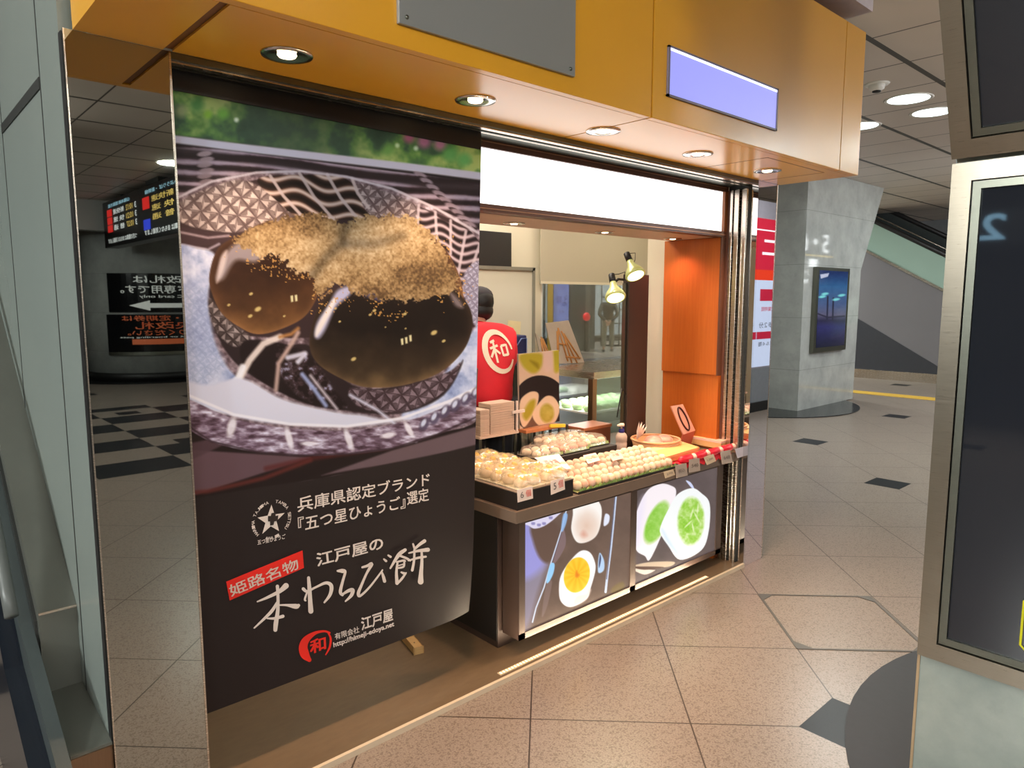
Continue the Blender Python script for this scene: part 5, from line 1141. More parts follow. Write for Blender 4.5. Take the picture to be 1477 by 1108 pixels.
for zz in (.3, .75, 1.2, 1.6, 2.05): rg.obox(c3 + Vector((0, 0, zz)), w3, n3 * .3, Vector((0, 0, .02)))
part('rungs', rg, M_black, rk)
bn, c4, w4, n4 = billboard('bench', 'low dark bench at the far wall right of the dark post', 'bench', 941, 964, 23.0, 0.38, 0.48, M_black, .4)
for e in (-.8, .8): part('leg', MB().obox(c4 + w4 * e + Vector((0, 0, -.19)), wx * .03, n4 * .8, Vector((0, 0, .19))), M_black, bn)

# ------------------------------------------------------------------ inside the shop
M_screen = mat('cream_roller_cloth', (196, 186, 164), 0.7, 0, 0.02, 4)
rsn = thing('roller_screen', 'cream roller screen hanging over the top of the glass at the back', 'roller blind', (4.2, 3.56, 1.63))
sz = at(870, 410, Y=3.56).z; sx0, sx1 = at(779, 400, Y=3.56).x, at(957, 400, Y=3.56).x
part('cloth', MB().box(sx0, sx1, 3.555, 3.562, sz, 2.4), M_screen, rsn); part('weight_bar', MB().box(sx0, sx1, 3.552, 3.565, sz - .006, sz + .012), M_cream, rsn)
tv = thing('wall_screen', 'black flat screen high on the cream wall behind the worker', 'screen', (2.6, 3.56, 1.7))
q0, q1 = at(640, 330, Y=3.555), at(738, 386, Y=3.555)
part('panel', MB().box(q0.x, q1.x, 3.555, 3.598, at(738, 386, Y=3.555).z, at(738, 336, Y=3.555).z, .004), mat('black_panel', (38, 36, 38), 0.3), tv)
wbd = thing('whiteboard', 'tall whiteboard with a grey frame behind the worker', 'whiteboard', (2.8, 3.3, 0.018))
wy = 3.46; x1_ = at(771, 400, Y=wy).x; zt = at(768, 386, Y=wy).z
part('board', MB().box(x1_ - .62, x1_ - .022, wy, wy + .015, .75, zt - .02), mat('whiteboard_face', (206, 200, 182), 0.25, 0, .01, 3), wbd)
part('frame', MB().box(x1_ - .022, x1_, wy - .008, wy + .02, .1, zt).box(x1_ - .64, x1_, wy - .008, wy + .02, zt - .022, zt).box(x1_ - .64, x1_ - .62, wy - .008, wy + .02, .1, zt), mat('grey_frame', (150, 148, 138), .4, .5), wbd)
part('foot', MB().box(x1_ - .03, x1_, wy - .12, wy + .12, .018, .1), mat('grey_frame', (150, 148, 138)), wbd); part('foot', MB().box(x1_ - .64, x1_ - .61, wy - .12, wy + .12, .018, .1), MC['grey_frame'], wbd)
nt = [at(733, 462, Y=wy - .002), at(751, 464, Y=wy - .002), at(750, 482, Y=wy - .002), at(731, 481, Y=wy - .002)]
part('pinned_note', MB().prism(nt, (0, -.001, 0)), mat('yellowed_paper', (222, 206, 160), .7), wbd)
bc = thing('blue_crate', 'blue plastic carrying crate behind the worker at the whiteboard', 'crate', (at(741, 484, Y=3.30).x, 3.29, .018))
c0, c1 = at(741, 484, Y=3.30), at(757, 515, Y=3.30); cbx = MB().box(c0.x, c1.x, 3.28, 3.40, c1.z - .05, c0.z, .01)
part('body', cbx, mat('navy_plastic', (34, 46, 92), .4), bc)
part('stand_pole', MB().box(c0.x + .02, c0.x + .08, 3.32, 3.38, .018, c1.z - .05), M_black, bc)
hdl = MB().tube([Vector((c0.x + .01, 3.277, c0.z - .06)), Vector((c0.x + .04, 3.272, c0.z - .02)), Vector((c1.x - .01, 3.272, c0.z - .02)), Vector((c1.x - .008, 3.277, c1.z - .03))], .004, 6); part('handle', hdl, mat('light_blue_edge', (120, 140, 190), .4), bc)
# glass fronted cake case at the right
dc = thing('display_case', 'low steel topped glass display case holding green cakes behind the counter', 'display case', (3.6, 3.3, .018))
K = at(858, 537, Y=2.98); kx, kz = K.x, K.z; k1 = 4.9; ky1 = 3.56; kx0 = kx
part('steel_top', MB().box(kx - .02, 4.6, 2.97, ky1, kz - .045, kz, .003), M_steel_w, dc)
lw = at(800, 560, Y=3.5)
part('case_base', MB().box(kx, 4.58, 3.0, ky1 - .01, .018, .575), M_dkbrown, dc)
part('corner_post', MB().box(kx - .012, kx + .028, 2.985, 3.025, .58, kz - .045), brushed('bronze_post', (168, 130, 104), .3), dc)
part('corner_post', MB().box(kx - .012, kx + .02, 3.515, 3.55, .58, kz - .045), M_steel_w, dc)
part('front_pane', MB().box(kx + .03, 4.58, 2.99, 2.996, .58, kz - .045), glass_material('case_glass', (248, 252, 250), alpha=.1), dc)
part('shelf', MB().box(kx + .01, 4.57, 3.03, 3.54, .80, .812), M_white, dc); part('shelf', MB().box(kx + .01, 4.57, 3.03, 3.54, .58, .592), M_white, dc)
area('screen_fill_light', (4.2, 2.95, 2.44), 5, .8, (1.0, .94, .82), .3)  # unseen light added to brighten the cream roller screen
area('case_lamp_light', (kx + .5, 3.25, kz - .06), 9, .9, (.95, 1, .95), .2)
part('strip_lamp', MB().box(kx + .05, 4.5, 3.06, 3.08, kz - .062, kz - .046), mat('case_lamp', (255, 255, 250), .4, emit=3.0), dc)
gc = tag(part('green_cake', MB().lathe([(.02, 0), (.034, .006), (.036, .02), (.026, .036), (.001, .041)], (kx + .06, 3.08, .812), 14), mat('pale_green_cake', (190, 224, 168), .6)), 'pale green cake on the upper shelf of the glass case', 'cake', 'green cakes in the glass case')
gc.location = (kx + .06, 3.08, .812)
for i in range(8):
    for j in range(4):
        if i or j:
            d = gc.copy(); COL.objects.link(d); d.location = (kx + .06 + i * .085, 3.08 + j * .1, .812)
rp = at(812, 530, Y=2.9)
# easel cards on the case
def easel(label, pts, Yc, m, mk):
    P = [at(px, py, Y=Yc + dy) for px, py, dy in pts]; t = thing('easel_card', label, 'menu card', (P[3] + P[2]) / 2)
    n_ = (P[1] - P[0]).cross(P[3] - P[0]).normalized(); n_ = -n_ if n_.y > 0 else n_
    cd = part('card', MB().prism(P, -n_ * .006), m, t); lm = MB(); O, U, V = P[3], P[2] - P[3], P[0] - P[3]
    for u0_, v0_, u1_, v1_ in mk:
        A = O + U * u0_ + V * v0_ + n_ * .003; B_ = O + U * u1_ + V * v1_ + n_ * .003; lm.tube([A, B_], .006, 6)
    part('wooden_easel_print', lm, mat('tan_wood_print', (176, 118, 58), .6), cd)
    return t
mk = ((.30, .80, .12, .06), (.36, .86, .44, .05), (.44, .80, .74, .0), (.50, .74, .86, .1), (.22, .50, .52, .46), (.40, .16, .88, .12), (.36, .88, .2, .3), (.5, .6, .56, .0))
M_card = mat('taupe_card', (176, 160, 146), .6)
easel('taupe card with a printed wooden easel leaning on the glass case', [(787, 466, .05), (820, 462, .05), (843, 523, 0), (800, 525, 0)], 3.47, M_card, mk)
easel('smaller taupe easel card half hidden behind the cake card', [(772, 480, .05), (776, 484, .05), (801, 524, 0), (783, 526, 0)], 3.44, mat('taupe_card2', (170, 156, 140), .6), mk[:3])
# dark post with two clip lamps
dp = thing('lamp_post', 'tall dark brown square post on the counter carrying two clip lamps', 'post', (3.28, 2.58, 0.68))
px0, px1 = at(906, 500, Y=2.56).x, at(934, 500, Y=2.56).x
tz = at(918, 396, Y=2.56).z
part('post', MB().box(px0, px1, 2.56, 2.605, .68, tz, .003), M_dkbrown, dp); part('side_rail', MB().box(px0 - .012, px0 - .001, 2.575, 2.60, .68, tz - .05), M_steel_d, dp)
part('cable', MB().tube([Vector((px0 - .01, 2.56, 1.0)), at(897, 560, Y=2.55), at(890, 602, Y=2.54)], .004, 6), M_black, dp)
def clip_lamp(label, base, mouth, joint):
    t = thing('clip_lamp', label, 'lamp', base); ax = (Vector(mouth) - Vector(base)); ln = ax.length
    sh = MB().lathe([(.017, 0), (.020, ln * .18), (.024, ln * .34), (.050, ln * .72), (.058, ln * .93), (.055, ln)], base, 24, axis=ax); 
    bs_ = part('bulb_shade', sh, mat('silvered_bulb', (176, 178, 130), .25, .35, emit=.25, emit_rgb=(230, 230, 120)), t)
    part('bulb_face', MB().lathe([(.053, ln * .985), (.035, ln * 1.03), (.001, ln * 1.05)], base, 24, axis=ax), mat('yellow_white_glow', (255, 250, 200), .4, emit=5.0, emit_rgb=(255, 246, 170)), bs_)
    part('socket', MB().lathe([(.0165, -.052), (.0185, -.05), (.0185, .002)], base, 18, axis=ax), M_black, t)
    j = Vector(joint); part('arm', MB().tube([Vector(base) + ax * .1, Vector(base).lerp(j, .5) + Vector((0, 0, .01)), j], .007, 8), M_black, t)
    part('wire', MB().tube([Vector(base) - ax.normalized() * .05, Vector(base) + Vector((.05, 0, .045)), Vector(base).lerp(j, .6) + Vector((.05, 0, .05)), j], .0022, 5), M_black, t)
    l = bpy.data.lights.new('clip_lamp_beam', 'SPOT'); l.energy = 16; l.color = (1, .93, .66); l.spot_size = 1.7; l.spot_blend = .5; l.shadow_soft_size = .04
    o = bpy.data.objects.new('clip_lamp_beam', l); COL.objects.link(o); o.location = Vector(mouth) + ax.normalized() * .03; o.rotation_euler = ax.to_track_quat('-Z', 'Y').to_euler(); return t
clip_lamp('clip lamp higher on the dark post, glowing yellow white', at(908, 376, Y=2.55), at(917, 398, Y=2.49), (px0 + .03, 2.585, tz + .006))
clip_lamp('clip lamp lower on the left of the dark post, glowing yellow white', at(884, 407, Y=2.56), at(888, 430, Y=2.51), (px0 - .022, 2.585, tz - .03))
#@@5
# ------------------------------------------------------------------ food on the counter
TZ = TZ1
M_film = film_material('clear_food_film', (240, 214, 196), .24); M_filmy = film_material('milky_food_film', (236, 214, 170), .40)
M_ricecake = mat('floury_rice_cake', (222, 198, 170), .75, 0, .05, 60, bump=.15)
M_peach = mat('peach_rice_cake', (222, 158, 136), .7, 0, .06, 50)
M_fruit = mat('yellow_fruit', (250, 190, 30), .4, 0, .12, 40)
M_leaf = mat('green_leaf_strip', (142, 168, 92), .5, 0, .25, 60)
M_pinkpaper = mat('pink_card', (240, 190, 184), .6); M_ptray = mat('black_plastic_tray', (32, 26, 26), .3)
def cake_mesh(name, r, h, m, jit=.0):
    mb = MB().lathe([(r * .55, 0), (r * .92, h * .18), (r, h * .42), (r * .86, h * .74), (r * .5, h * .95), (.0005, h)], (0, 0, 0), 14)
    me = bpy.data.meshes.new(name); me.from_pydata([tuple(v) for v in mb.v], [], mb.f); me.polygons.foreach_set('use_smooth', mb.sm); me.materials.append(m); return me
# shallow black box at the left end with packs of orange cakes
bx = thing('display_tray', 'black raised display box holding packs of yellow fruit cakes at the left counter end', 'display box', (2.09, 2.4, TZ))
BX0, BX1, BY0, BY1, BZ = 1.925, 2.262, 2.088, 2.66, TZ + .078
part('box', MB().box(BX0, BX1, BY0, BY1, TZ, BZ - .004), M_ptray, bx)
part('taupe_lid', MB().box(BX0 - .002, BX1 + .002, BY0 - .002, BY1, BZ - .004, BZ), mat('taupe_lid', (112, 96, 84), .4), bx)
def tag_card(mb, px, Y, Z=None): return mb
def price_tag(label, quad, Y, m, lines, group):
    P = [at(a, b, Y=Y) for a, b in quad]; t = thing('price_tag', label, 'price tag', (P[2] + P[3]) / 2, group)
    cd = part('card', MB().prism(P, (0, .0015, 0)), m, t); O, U, V = P[3], P[2] - P[3], P[0] - P[3]
    for txt, u0, v0, u1, v1, mm in lines:
        b = O + U * u0 + V * v0; part('lettering', lettering(MB(), txt, b, O + U * u1 + V * v0, O + U * u0 + V * v1, Vector((0, -1, 0)), .01, .0012), mm, cd)
    return t
M_tagw = mat('white_tag', (232, 214, 204), .6); M_tagg = mat('grey_tag', (176, 160, 148), .6); M_tagc = mat('cream_tag', (212, 190, 160), .6); M_tagb = mat('bluish_tag', (190, 186, 200), .5)
M_inkg = mat('grey_ink', (110, 100, 96), .6); M_inkr = mat('soft_red_ink', (214, 96, 84), .6)
price_tag('white tag on the black box front, nearest the poster, with a grey 6', [(746, 707), (768, 701), (769, 719), (747, 725)], BY0 - .004, M_tagw, [('6', .18, .28, .38, .76, M_inkg), ('個', .52, .25, .86, .8, M_inkr)], 'price tags')
price_tag('white tag at the right end of the black box front', [(794, 694), (814, 688), (815, 706), (795, 714)], BY0 - .004, M_tagw, [('5', .18, .28, .38, .76, M_inkg), ('個', .52, .25, .86, .8, M_inkr)], 'price tags')
M_pkbase = mat('clear_pack_base', (216, 204, 176), .3)
def pack(name, label, cat, group, x, y, z, w, d, h, film, cake, fruit, nx, ny, leaf=False, r=.03, ch=.036, rot=0.0):
    """film wrapped tray; the cakes inside are things of their own"""
    t = thing(name, label, cat, (x, y, z), group)
    pt_ = part('pack_tray', MB().box(x - w / 2, x + w / 2, y - d / 2, y + d / 2, z, z + .006, .002), M_pkbase if not leaf else M_ptray, t)
    g = MB(); n = 13; m_ = 11; vs = []
    for j in range(m_):
        for i in range(n):
            u, v = i / (n - 1), j / (m_ - 1); e = min(1.0, 6.5 * min(u, 1 - u, v, 1 - v)); e = math.sin(e * PI / 2)
            vs.append((x - w / 2 + w * u, y - d / 2 + d * v, z + .008 + (h - .008) * e + random.uniform(-.0035, .0035) * e))
    g.add(vs, [(j * n + i, j * n + i + 1, (j + 1) * n + i + 1, (j + 1) * n + i) for j in range(m_ - 1) for i in range(n - 1)], True)
    part('film_wrap', g, film, t)
    if leaf:
        lf = MB(); k = 16; vs = []
        for i in range(k):
            xx = x - w / 2 + .004 + (w - .008) * i / (k - 1); vs += [(xx, y - d / 2 + .003, z + .006), (xx, y - d / 2 + .004 + .003 * (i % 2), z + .018 + .007 * (i % 2))]
        lf.add(vs, [(2 * i, 2 * i + 2, 2 * i + 3, 2 * i + 1) for i in range(k - 1)]); part('leaf_strip', lf, M_leaf, pt_)
    for i in range(nx):
        for j in range(ny):
            cx = x - w / 2 + w * (i + .5) / nx; cy = y - d / 2 + d * (j + .5) / ny
            cake(cx + random.uniform(-.002, .002), cy + random.uniform(-.002, .002), z + .006)
    return t
protos = {}
def cake_at(kind, label, group, me, fruit=None):
    def f(x, y, z):
        if kind not in protos:
            o = link('rice_cake', me, None, (x, y, z)); tag(o, label, 'rice cake', group)
            if fruit:
                fm = MB().lathe([(.014, -.004), (.016, 0), (.012, .006), (.0005, .008)], (0, 0, 0), 10)
                k = bpy.data.meshes.new('fruit_slice'); k.from_pydata([tuple(v) for v in fm.v], [], fm.f); k.polygons.foreach_set('use_smooth', fm.sm); k.materials.append(fruit); q = link('fruit_slice', k, o, (.006, -.008, fruit_z)); q.rotation_euler = (.5, .25, 0)
            protos[kind] = o; return o
        o = dup(protos[kind], (x, y, z), rotz=random.uniform(-.6, .6)); return o
    return f
fruit_z = .033
yc_ = cake_at('fruit', 'white rice cake with a yellow fruit slice wrapped in film on the black box', 'fruit rice cakes on the black box', cake_mesh('fruit_rice_cake', .031, .036, M_ricecake), M_fruit)
kpos = [(2.02, 2.168, 'front left'), (2.178, 2.168, 'front right'), (2.02, 2.318, 'second row left'), (2.178, 2.318, 'second row right'), (2.02, 2.468, 'third row left'), (2.178, 2.468, 'third row right'), (2.178, 2.60, 'rearmost')]
for x, y, k in kpos:
    pack('cake_pack', 'film wrapped pack of yellow fruit cakes, %s on the black box' % k, 'food pack', 'fruit cake packs', x, y, BZ, .15, .142 if k != 'rearmost' else .11, .056, M_filmy, yc_, True, 2, 2)
# low tray with rows of small floury cakes
st_ = thing('serving_tray', 'long black tray of small floury rice balls with green leaf edging at the counter front', 'tray', (2.7, 2.2, TZ))
SX0, SX1, SY0, SY1 = 2.292, 3.045, 2.080, 2.318
part('tray', MB().box(SX0, SX1, SY0, SY1, TZ, TZ + .006).box(SX0, SX1, SY0, SY0 + .004, TZ + .006, TZ + .012), M_ptray, st_)
lf = MB(); nleaf = 34
for i in range(nleaf):
    x0 = SX0 + .006 + (SX1 - SX0 - .012) * i / nleaf; wl = (SX1 - SX0 - .012) / nleaf * 1.25; hl = random.uniform(.012, .024); ln = random.uniform(-.010, .002); mid = x0 + wl * random.uniform(.35, .65)
    y0 = SY0 + .006 + .003 * (i % 2); zb_ = TZ + .0065
    vs = [(x0, y0, zb_), (mid, y0 - .002, zb_), (x0 + wl, y0, zb_), (x0 + wl * .1, y0 + ln * .5, zb_ + hl * .6), (mid, y0 + ln * .6 - .003, zb_ + hl * .75), (x0 + wl * .9, y0 + ln * .5, zb_ + hl * .6), (mid, y0 + ln, zb_ + hl)]
    lf.add(vs, [(0, 1, 4, 3), (1, 2, 5, 4), (3, 4, 6), (4, 5, 6)], True)
part('leaf_edging', lf, M_leaf, st_)
part('inner_slope', MB().prism([(SX0 + .004, SY0 + .014, TZ + .006), (SX0 + .004, SY1 - .002, TZ + .006), (SX0 + .004, SY1 - .002, TZ + .060), (SX0 + .004, SY0 + .020, TZ + .0065)], (SX1 - SX0 - .008, 0, 0)), mat('pale_leaf_paper', (186, 190, 130), .6), st_)
bm_ = [cake_mesh('floury_ball', .0225, .040, M_ricecake), cake_mesh('floury_ball', .0225, .040, mat('pinkish_rice_cake', (220, 178, 156), .72, 0, .05, 60)), cake_mesh('floury_ball', .0225, .040, mat('greenish_rice_cake', (212, 190, 150), .72, 0, .08, 60))]
first = None
for j in range(5):
    y = SY0 + .036 + j * .0445; z = TZ + .0075 + (y - SY0 - .020) / (SY1 - SY0 - .022) * .0535
    for i in range(16):
        x = SX0 + .028 + i * .0462 + (.008 if j % 2 else 0)
        o = bpy.data.objects.new('rice_ball', random.choices(bm_, (5, 4, 1))[0]); COL.objects.link(o); o.location = (x + random.uniform(-.002, .002), y, z); o.rotation_euler = (.0, .0, random.uniform(0, 3)); k_ = random.uniform(.90, 1.04); o.scale = (k_, k_, random.uniform(.92, 1.08))
        tag(o, 'small round floury rice ball on the leaf edged black tray', 'rice ball', 'rice balls on the long black tray')
# packs behind, on a low riser
rs = single('riser', MB().box(2.40, 3.00, 2.445, 2.615, TZ, TZ + .072, .003).box(2.64, 3.00, 2.616, 2.79, TZ, TZ + .072, .003), mat('dark_riser', (44, 34, 32), .5), 'low dark riser board under the packs at the back of the counter', 'board')
RZ = TZ + .072
wc_ = cake_at('white', 'white rice cake in the leaf edged packs at the back of the counter', 'white cakes at the back', cake_mesh('white_rice_cake', .026, .034, M_ricecake))
pc_ = cake_at('peach', 'peach pink rice cake in the pink pack at the back of the counter', 'peach cakes at the back', cake_mesh('peach_rice_cake', .03, .034, M_peach))
for x, y, z, w, d, ck, nx_, ny_, lab in ((2.50, 2.535, RZ, .19, .15, wc_, 3, 2, 'pack of white rice cakes with leaf edging behind the yellow packs'), (2.70, 2.535, RZ, .19, .15, pc_, 3, 2, 'pack of peach pink rice cakes in the middle of the counter back'),
                                  (2.895, 2.56, RZ, .18, .15, wc_, 3, 2, 'pack of white rice cakes just left of the spray bottle'), (2.73, 2.70, RZ, .16, .14, wc_, 3, 2, 'pack of white rice cakes in the second row below the cake card'), (2.91, 2.70, RZ, .17, .14, wc_, 3, 2, 'pack of white rice cakes in front of the brown box')):
    pack('cake_pack', lab, 'food pack', 'packs at the back of the counter', x, y, z, w, d, .054, M_film, ck, False, nx_, ny_, True)
def lying_card(label, quad, z, m, txt):
    P = [at(a, b, Z=z) for a, b in quad]; t = thing('name_card', label, 'card', sum(P, Vector()) / 4 - Vector((0, 0, .0)))
    part('card', MB().prism(P, (0, 0, -.0015)), m, t); O, U, V = P[3], P[2] - P[3], P[0] - P[3]
    if txt: part('lettering', lettering(MB(), txt, O + U * .2 + V * .35, O + U * .8 + V * .35, O + U * .2 + V * .7, Vector((0, 0, 1)), .01, .001), M_inkr, t)
    yb_ = max(t.location.y, 2.322); s_ = MB().box(t.location.x - .012, t.location.x + .012, yb_, yb_ + .012, TZ, z - .0015); part('stand', s_, M_ptray, t)
lying_card('large pale pink card tilted between the yellow packs and the floury balls', [(771, 660), (806, 655), (824, 676), (792, 680)], .768, mat('pale_pink_card', (240, 208, 206), .6), '豆大福')
lying_card('small pink card behind the middle of the floury balls', [(841, 657), (859, 653), (866, 664), (848, 669)], .765, M_pinkpaper, '大福')
lying_card('small pink card left of the spray bottle behind the floury balls', [(876, 653), (893, 650), (900, 661), (884, 665)], .765, mat('salmon_card', (236, 178, 164), .6), '大福')
# spray bottle
B_ = at(896, 648, Z=TZ); bx_, by_ = B_.x * .985, B_.y * .985
sb = thing('spray_bottle', 'clear dispenser bottle with a dark blue neck behind the floury balls', 'bottle', (bx_, by_, TZ))
part('body', MB().lathe([(.030, 0), (.033, .004), (.033, .05), (.030, .056), (.033, .062), (.033, .088), (.026, .104), (.014, .112)], (bx_, by_, TZ), 24), mat('cloudy_clear_plastic', (226, 200, 188), .2, 0, .03, 8, **{'Transmission Weight': .35, 'IOR': 1.15}), sb)
part('blue_collar', MB().lathe([(.0165, .108), (.0165, .128), (.010, .132)], (bx_, by_, TZ), 18), mat('dark_blue_plastic', (40, 40, 120), .35), sb)
part('pump_head', MB().lathe([(.006, .13), (.006, .145), (.016, .147), (.016, .160), (.010, .163)], (bx_, by_, TZ), 16).box(bx_ - .034, bx_, by_ - .007, by_ + .007, TZ + .149, TZ + .159, .002), mat('cream_plastic', (230, 206, 190), .4), sb)
part('blue_lever', MB().box(bx_ + .010, bx_ + .016, by_ - .006, by_ + .006, TZ + .118, TZ + .155, .001), MC['dark_blue_plastic'], sb)
# brown lidded box
K1 = at(843, 618, Z=.80)
bb_ = thing('wooden_box', 'reddish brown lidded box at the back, left of the dark post', 'box', (K1.x + .14, K1.y + .07, TZ))
part('box', MB().box(K1.x - .0, K1.x + .24, K1.y + .004, K1.y + .15, TZ, .782), wood_material('dark_cherry', (118, 66, 44), (140, 80, 54)), bb_)
part('lid', MB().box(K1.x - .006, K1.x + .246, K1.y - .002, K1.y + .156, .782, .80, .002), wood_material('cherry_lid', (166, 96, 62), (190, 116, 76)), bb_)
# flat bamboo basket with a bag of sweets
bkt = thing('bamboo_basket', 'round shallow bamboo basket with pink sweets at the right of the post', 'basket', (3.292, 2.402, TZ))
bc_ = (3.292, 2.402, TZ)
part('bowl', MB().lathe([(.09, .004), (.12, .02), (.134, .07), (.138, .072), (.124, .018), (.09, .0)], bc_, 40), wood_material('bamboo_weave', (186, 134, 92), (214, 166, 122), (60, 60, 60), .6), bkt)
part('rim', MB().tube([(bc_[0] + (.137) * math.cos(2 * PI * k / 40), bc_[1] + .137 * math.sin(2 * PI * k / 40), TZ + .072) for k in range(41)], .0065, 8, False), mat('bamboo_rim', (212, 160, 120), .5), bkt)
bg = MB(); 
for i in range(3): bg.ellipsoid((bc_[0] - .05 + .05 * i, bc_[1] + .03 * (i % 2) - .02, TZ + .062), (.055, .055, .030), 14, 8)
sg = single('sweet_bag', bg, mat('pink_wrapped_sweets', (236, 150, 138), .35, 0, .2, 26), 'pink film bag of sweets lying in the bamboo basket', 'bag')
tf = MB(); kn = Vector((3.14, 2.42, TZ + .085))
for i in range(11):
    a = -.5 + i * .14; d = Vector((math.sin(a) * .55 + .25, -.1 + .03 * (i % 3), math.cos(a) * .8)).normalized(); s2 = Vector((.35, .9, .1)).normalized() * .011
    p1, p2 = kn + d * .05, kn + d * (.095 + .012 * (i % 2)); tf.add([kn, p1 + s2, p2, p1 - s2], [(0, 1, 2, 3)])
part('twisted_tuft', tf, mat('crinkled_cellophane', (240, 212, 200), .3, 0, .05, 60), sg, 'gathered cellophane end')
# wooden gift boxes on the red cloth
cl = MB(); n = 60; vs = []; cx0, cx1 = 3.06, 3.55
cy0, cy1 = 2.082, 2.235
for i in range(n + 1):
    x = cx0 + (cx1 - cx0) * i / n; wv = .004 * math.sin(i * .9) + .003 * math.sin(i * 2.3)
    for k, (yy, zz) in enumerate(((cy1, .002), (2.18, .004), (2.12, .012 + wv), (2.095, .020 + wv), (2.078 + wv, .016 + wv), (2.0705, .002), (2.070, -.012 + 1.5 * wv))): vs.append((x, yy, TZ + zz))
cl.add(vs, [(i * 7 + k, (i + 1) * 7 + k, (i + 1) * 7 + k + 1, i * 7 + k + 1) for i in range(n) for k in range(6)], True)
single('red_cloth', cl, mat('crimson_cloth', (206, 24, 42), .8, 0, .1, 25), 'crimson cloth gathered along the right front edge of the counter', 'cloth')
for i, (x0_, x1_2, k) in enumerate(((3.07, 3.19, 'first'), (3.20, 3.32, 'second'), (3.33, 3.45, 'third'), (3.46, 3.585, 'last'))):
    tb = MB().tube([(x0_, 2.089, TZ + .030), (x0_ + .02, 2.087, TZ + .036), ((x0_ + x1_2) / 2, 2.085, TZ + .034), (x1_2 - .02, 2.087, TZ + .036), (x1_2, 2.089, TZ + .030)], .02, 10, True, [.010, .019, .021, .019, .010])
    t = thing('sweet_roll', '%s red wrapped roll from the left along the right counter edge' % k, 'wrapped sweet', ((x0_ + x1_2) / 2, 2.087, TZ + .014), 'red wrapped rolls')
    part('roll', tb, mat('red_foil_wrap', (214, 22, 46), .3, 0, .1, 30), t)
    part('paper_twist', MB().lathe([(.017, 0), (.009, .008), (.019, .022)], (x1_2 - .003, 2.089, TZ + .030), 10, axis=(1, 0, .2)), mat('pink_twist', (244, 196, 180), .5), t)
def gift(label, L, Fr, Rt, z0, z1, m1, m2):
    a, b, c = at(*L, Z=z1), at(*Fr, Z=z1), at(*Rt, Z=z1); d = a + c - b; t = thing('gift_box', label, 'box', (a + c) / 2 * 1.0)
    t.location = ((a.x + c.x) / 2, (a.y + c.y) / 2, z0); h = z1 - z0; dn = Vector((0, 0, -1))
    part('box', MB().prism([p + dn * .012 for p in (a, b, c, d)], dn * (h - .012)), m1, t)
    o_ = (a + c) / 2; part('lid', MB().prism([o_ + (p - o_) * 1.02 for p in (a, b, c, d)], dn * .012), m2, t)
    part('paper_band', MB().prism([a.lerp(b, .12).lerp(d.lerp(c, .12), .0) + Vector((0, 0, .0012)), a.lerp(b, .42) + Vector((0, 0, .0012)), d.lerp(c, .42) + Vector((0, 0, .0012)), d.lerp(c, .12) + Vector((0, 0, .0012))], dn * .001), mat('pale_paper_band', (236, 200, 150), .5), t)
W1 = wood_material('pale_cedar', (196, 146, 84), (222, 174, 112), (3, 30, 30), .5); W2 = wood_material('light_cedar', (214, 162, 98), (232, 186, 126), (3, 30, 30), .5)
gift('pale wooden gift box nearest the floury balls at the counter front', (925, 648), (957, 660), (1008, 645), TZ + .0135, TZ + .050, W1, W2)
gift('pale wooden gift box with pink wrap at the right end by the cabinet', (996, 629), (1040, 637), (1059, 631), TZ + .0135, TZ + .058, W2, mat('pink_film_lid', (244, 196, 176), .3, 0, .1, 9))
tg_ = [((957, 681), (971, 677), (974, 685), (960, 690), M_tagc, 'small cream tag lowest on the counter edge, at the end of the floury balls', '270'), ((974, 671), (990, 668), (992, 686), (976, 690), M_tagg, 'tall grey tag second along the right counter edge', '税込'), ((994, 663), (1009, 661), (1010, 679), (994, 682), M_tagg, 'tall grey tag third along the right counter edge', '540'),
       ((1015, 660), (1029, 655), (1033, 665), (1020, 671), M_tagc, 'tilted cream tag fourth along the right counter edge', '1,200'), ((1039, 652), (1053, 649), (1057, 667), (1042, 670), M_tagg, 'tall grey tag fifth along the right counter edge', '648'), ((1060, 648), (1074, 644), (1076, 657), (1064, 661), M_tagb, 'bluish shiny tag nearest the steel rails', '')]
for k, (a, b, c, d, m, lab, tx) in enumerate(tg_):
    price_tag(lab, [a, b, c, d], TY - .010 - .001 * k, m, [(tx, .2, .35, .8, .62, M_inkg)] if tx else [], 'price tags')
# leaning picture stand
fpts = [at(968, 586, Y=2.36), at(985, 583, Y=2.36), at(1003, 621, Y=2.325), at(986, 627, Y=2.325)]
pfm = thing('picture_stand', 'leaning pink framed photo card against the cherry cabinet wall', 'picture', (3.5, 2.34, TZ))
nf = (fpts[1] - fpts[0]).cross(fpts[3] - fpts[0]).normalized(); nf = -nf if nf.y > 0 else nf
part('card', MB().prism(fpts, -nf * .008), mat('pinkish_frame', (232, 176, 156), .5), pfm); cc = sum(fpts, Vector()) / 4
part('dark_oval', MB().tube([cc + (fpts[1] - fpts[0]) * .26 * math.cos(2 * PI * k / 28) + (fpts[3] - fpts[0]) * .40 * math.sin(2 * PI * k / 28) + nf * .002 for k in range(29)], .0055, 6, False), mat('dark_plum_print', (70, 26, 22), .6), pfm)
part('strut', MB().prism([fpts[3] + Vector((-.01, 0, 0)), fpts[2], fpts[2] + Vector((.0, .03, -(fpts[2].z - TZ))), fpts[3] + Vector((-.01, .03, -(fpts[3].z - TZ)))], (0, .004, 0)), mat('terracotta_block', (206, 108, 80), .6), pfm)
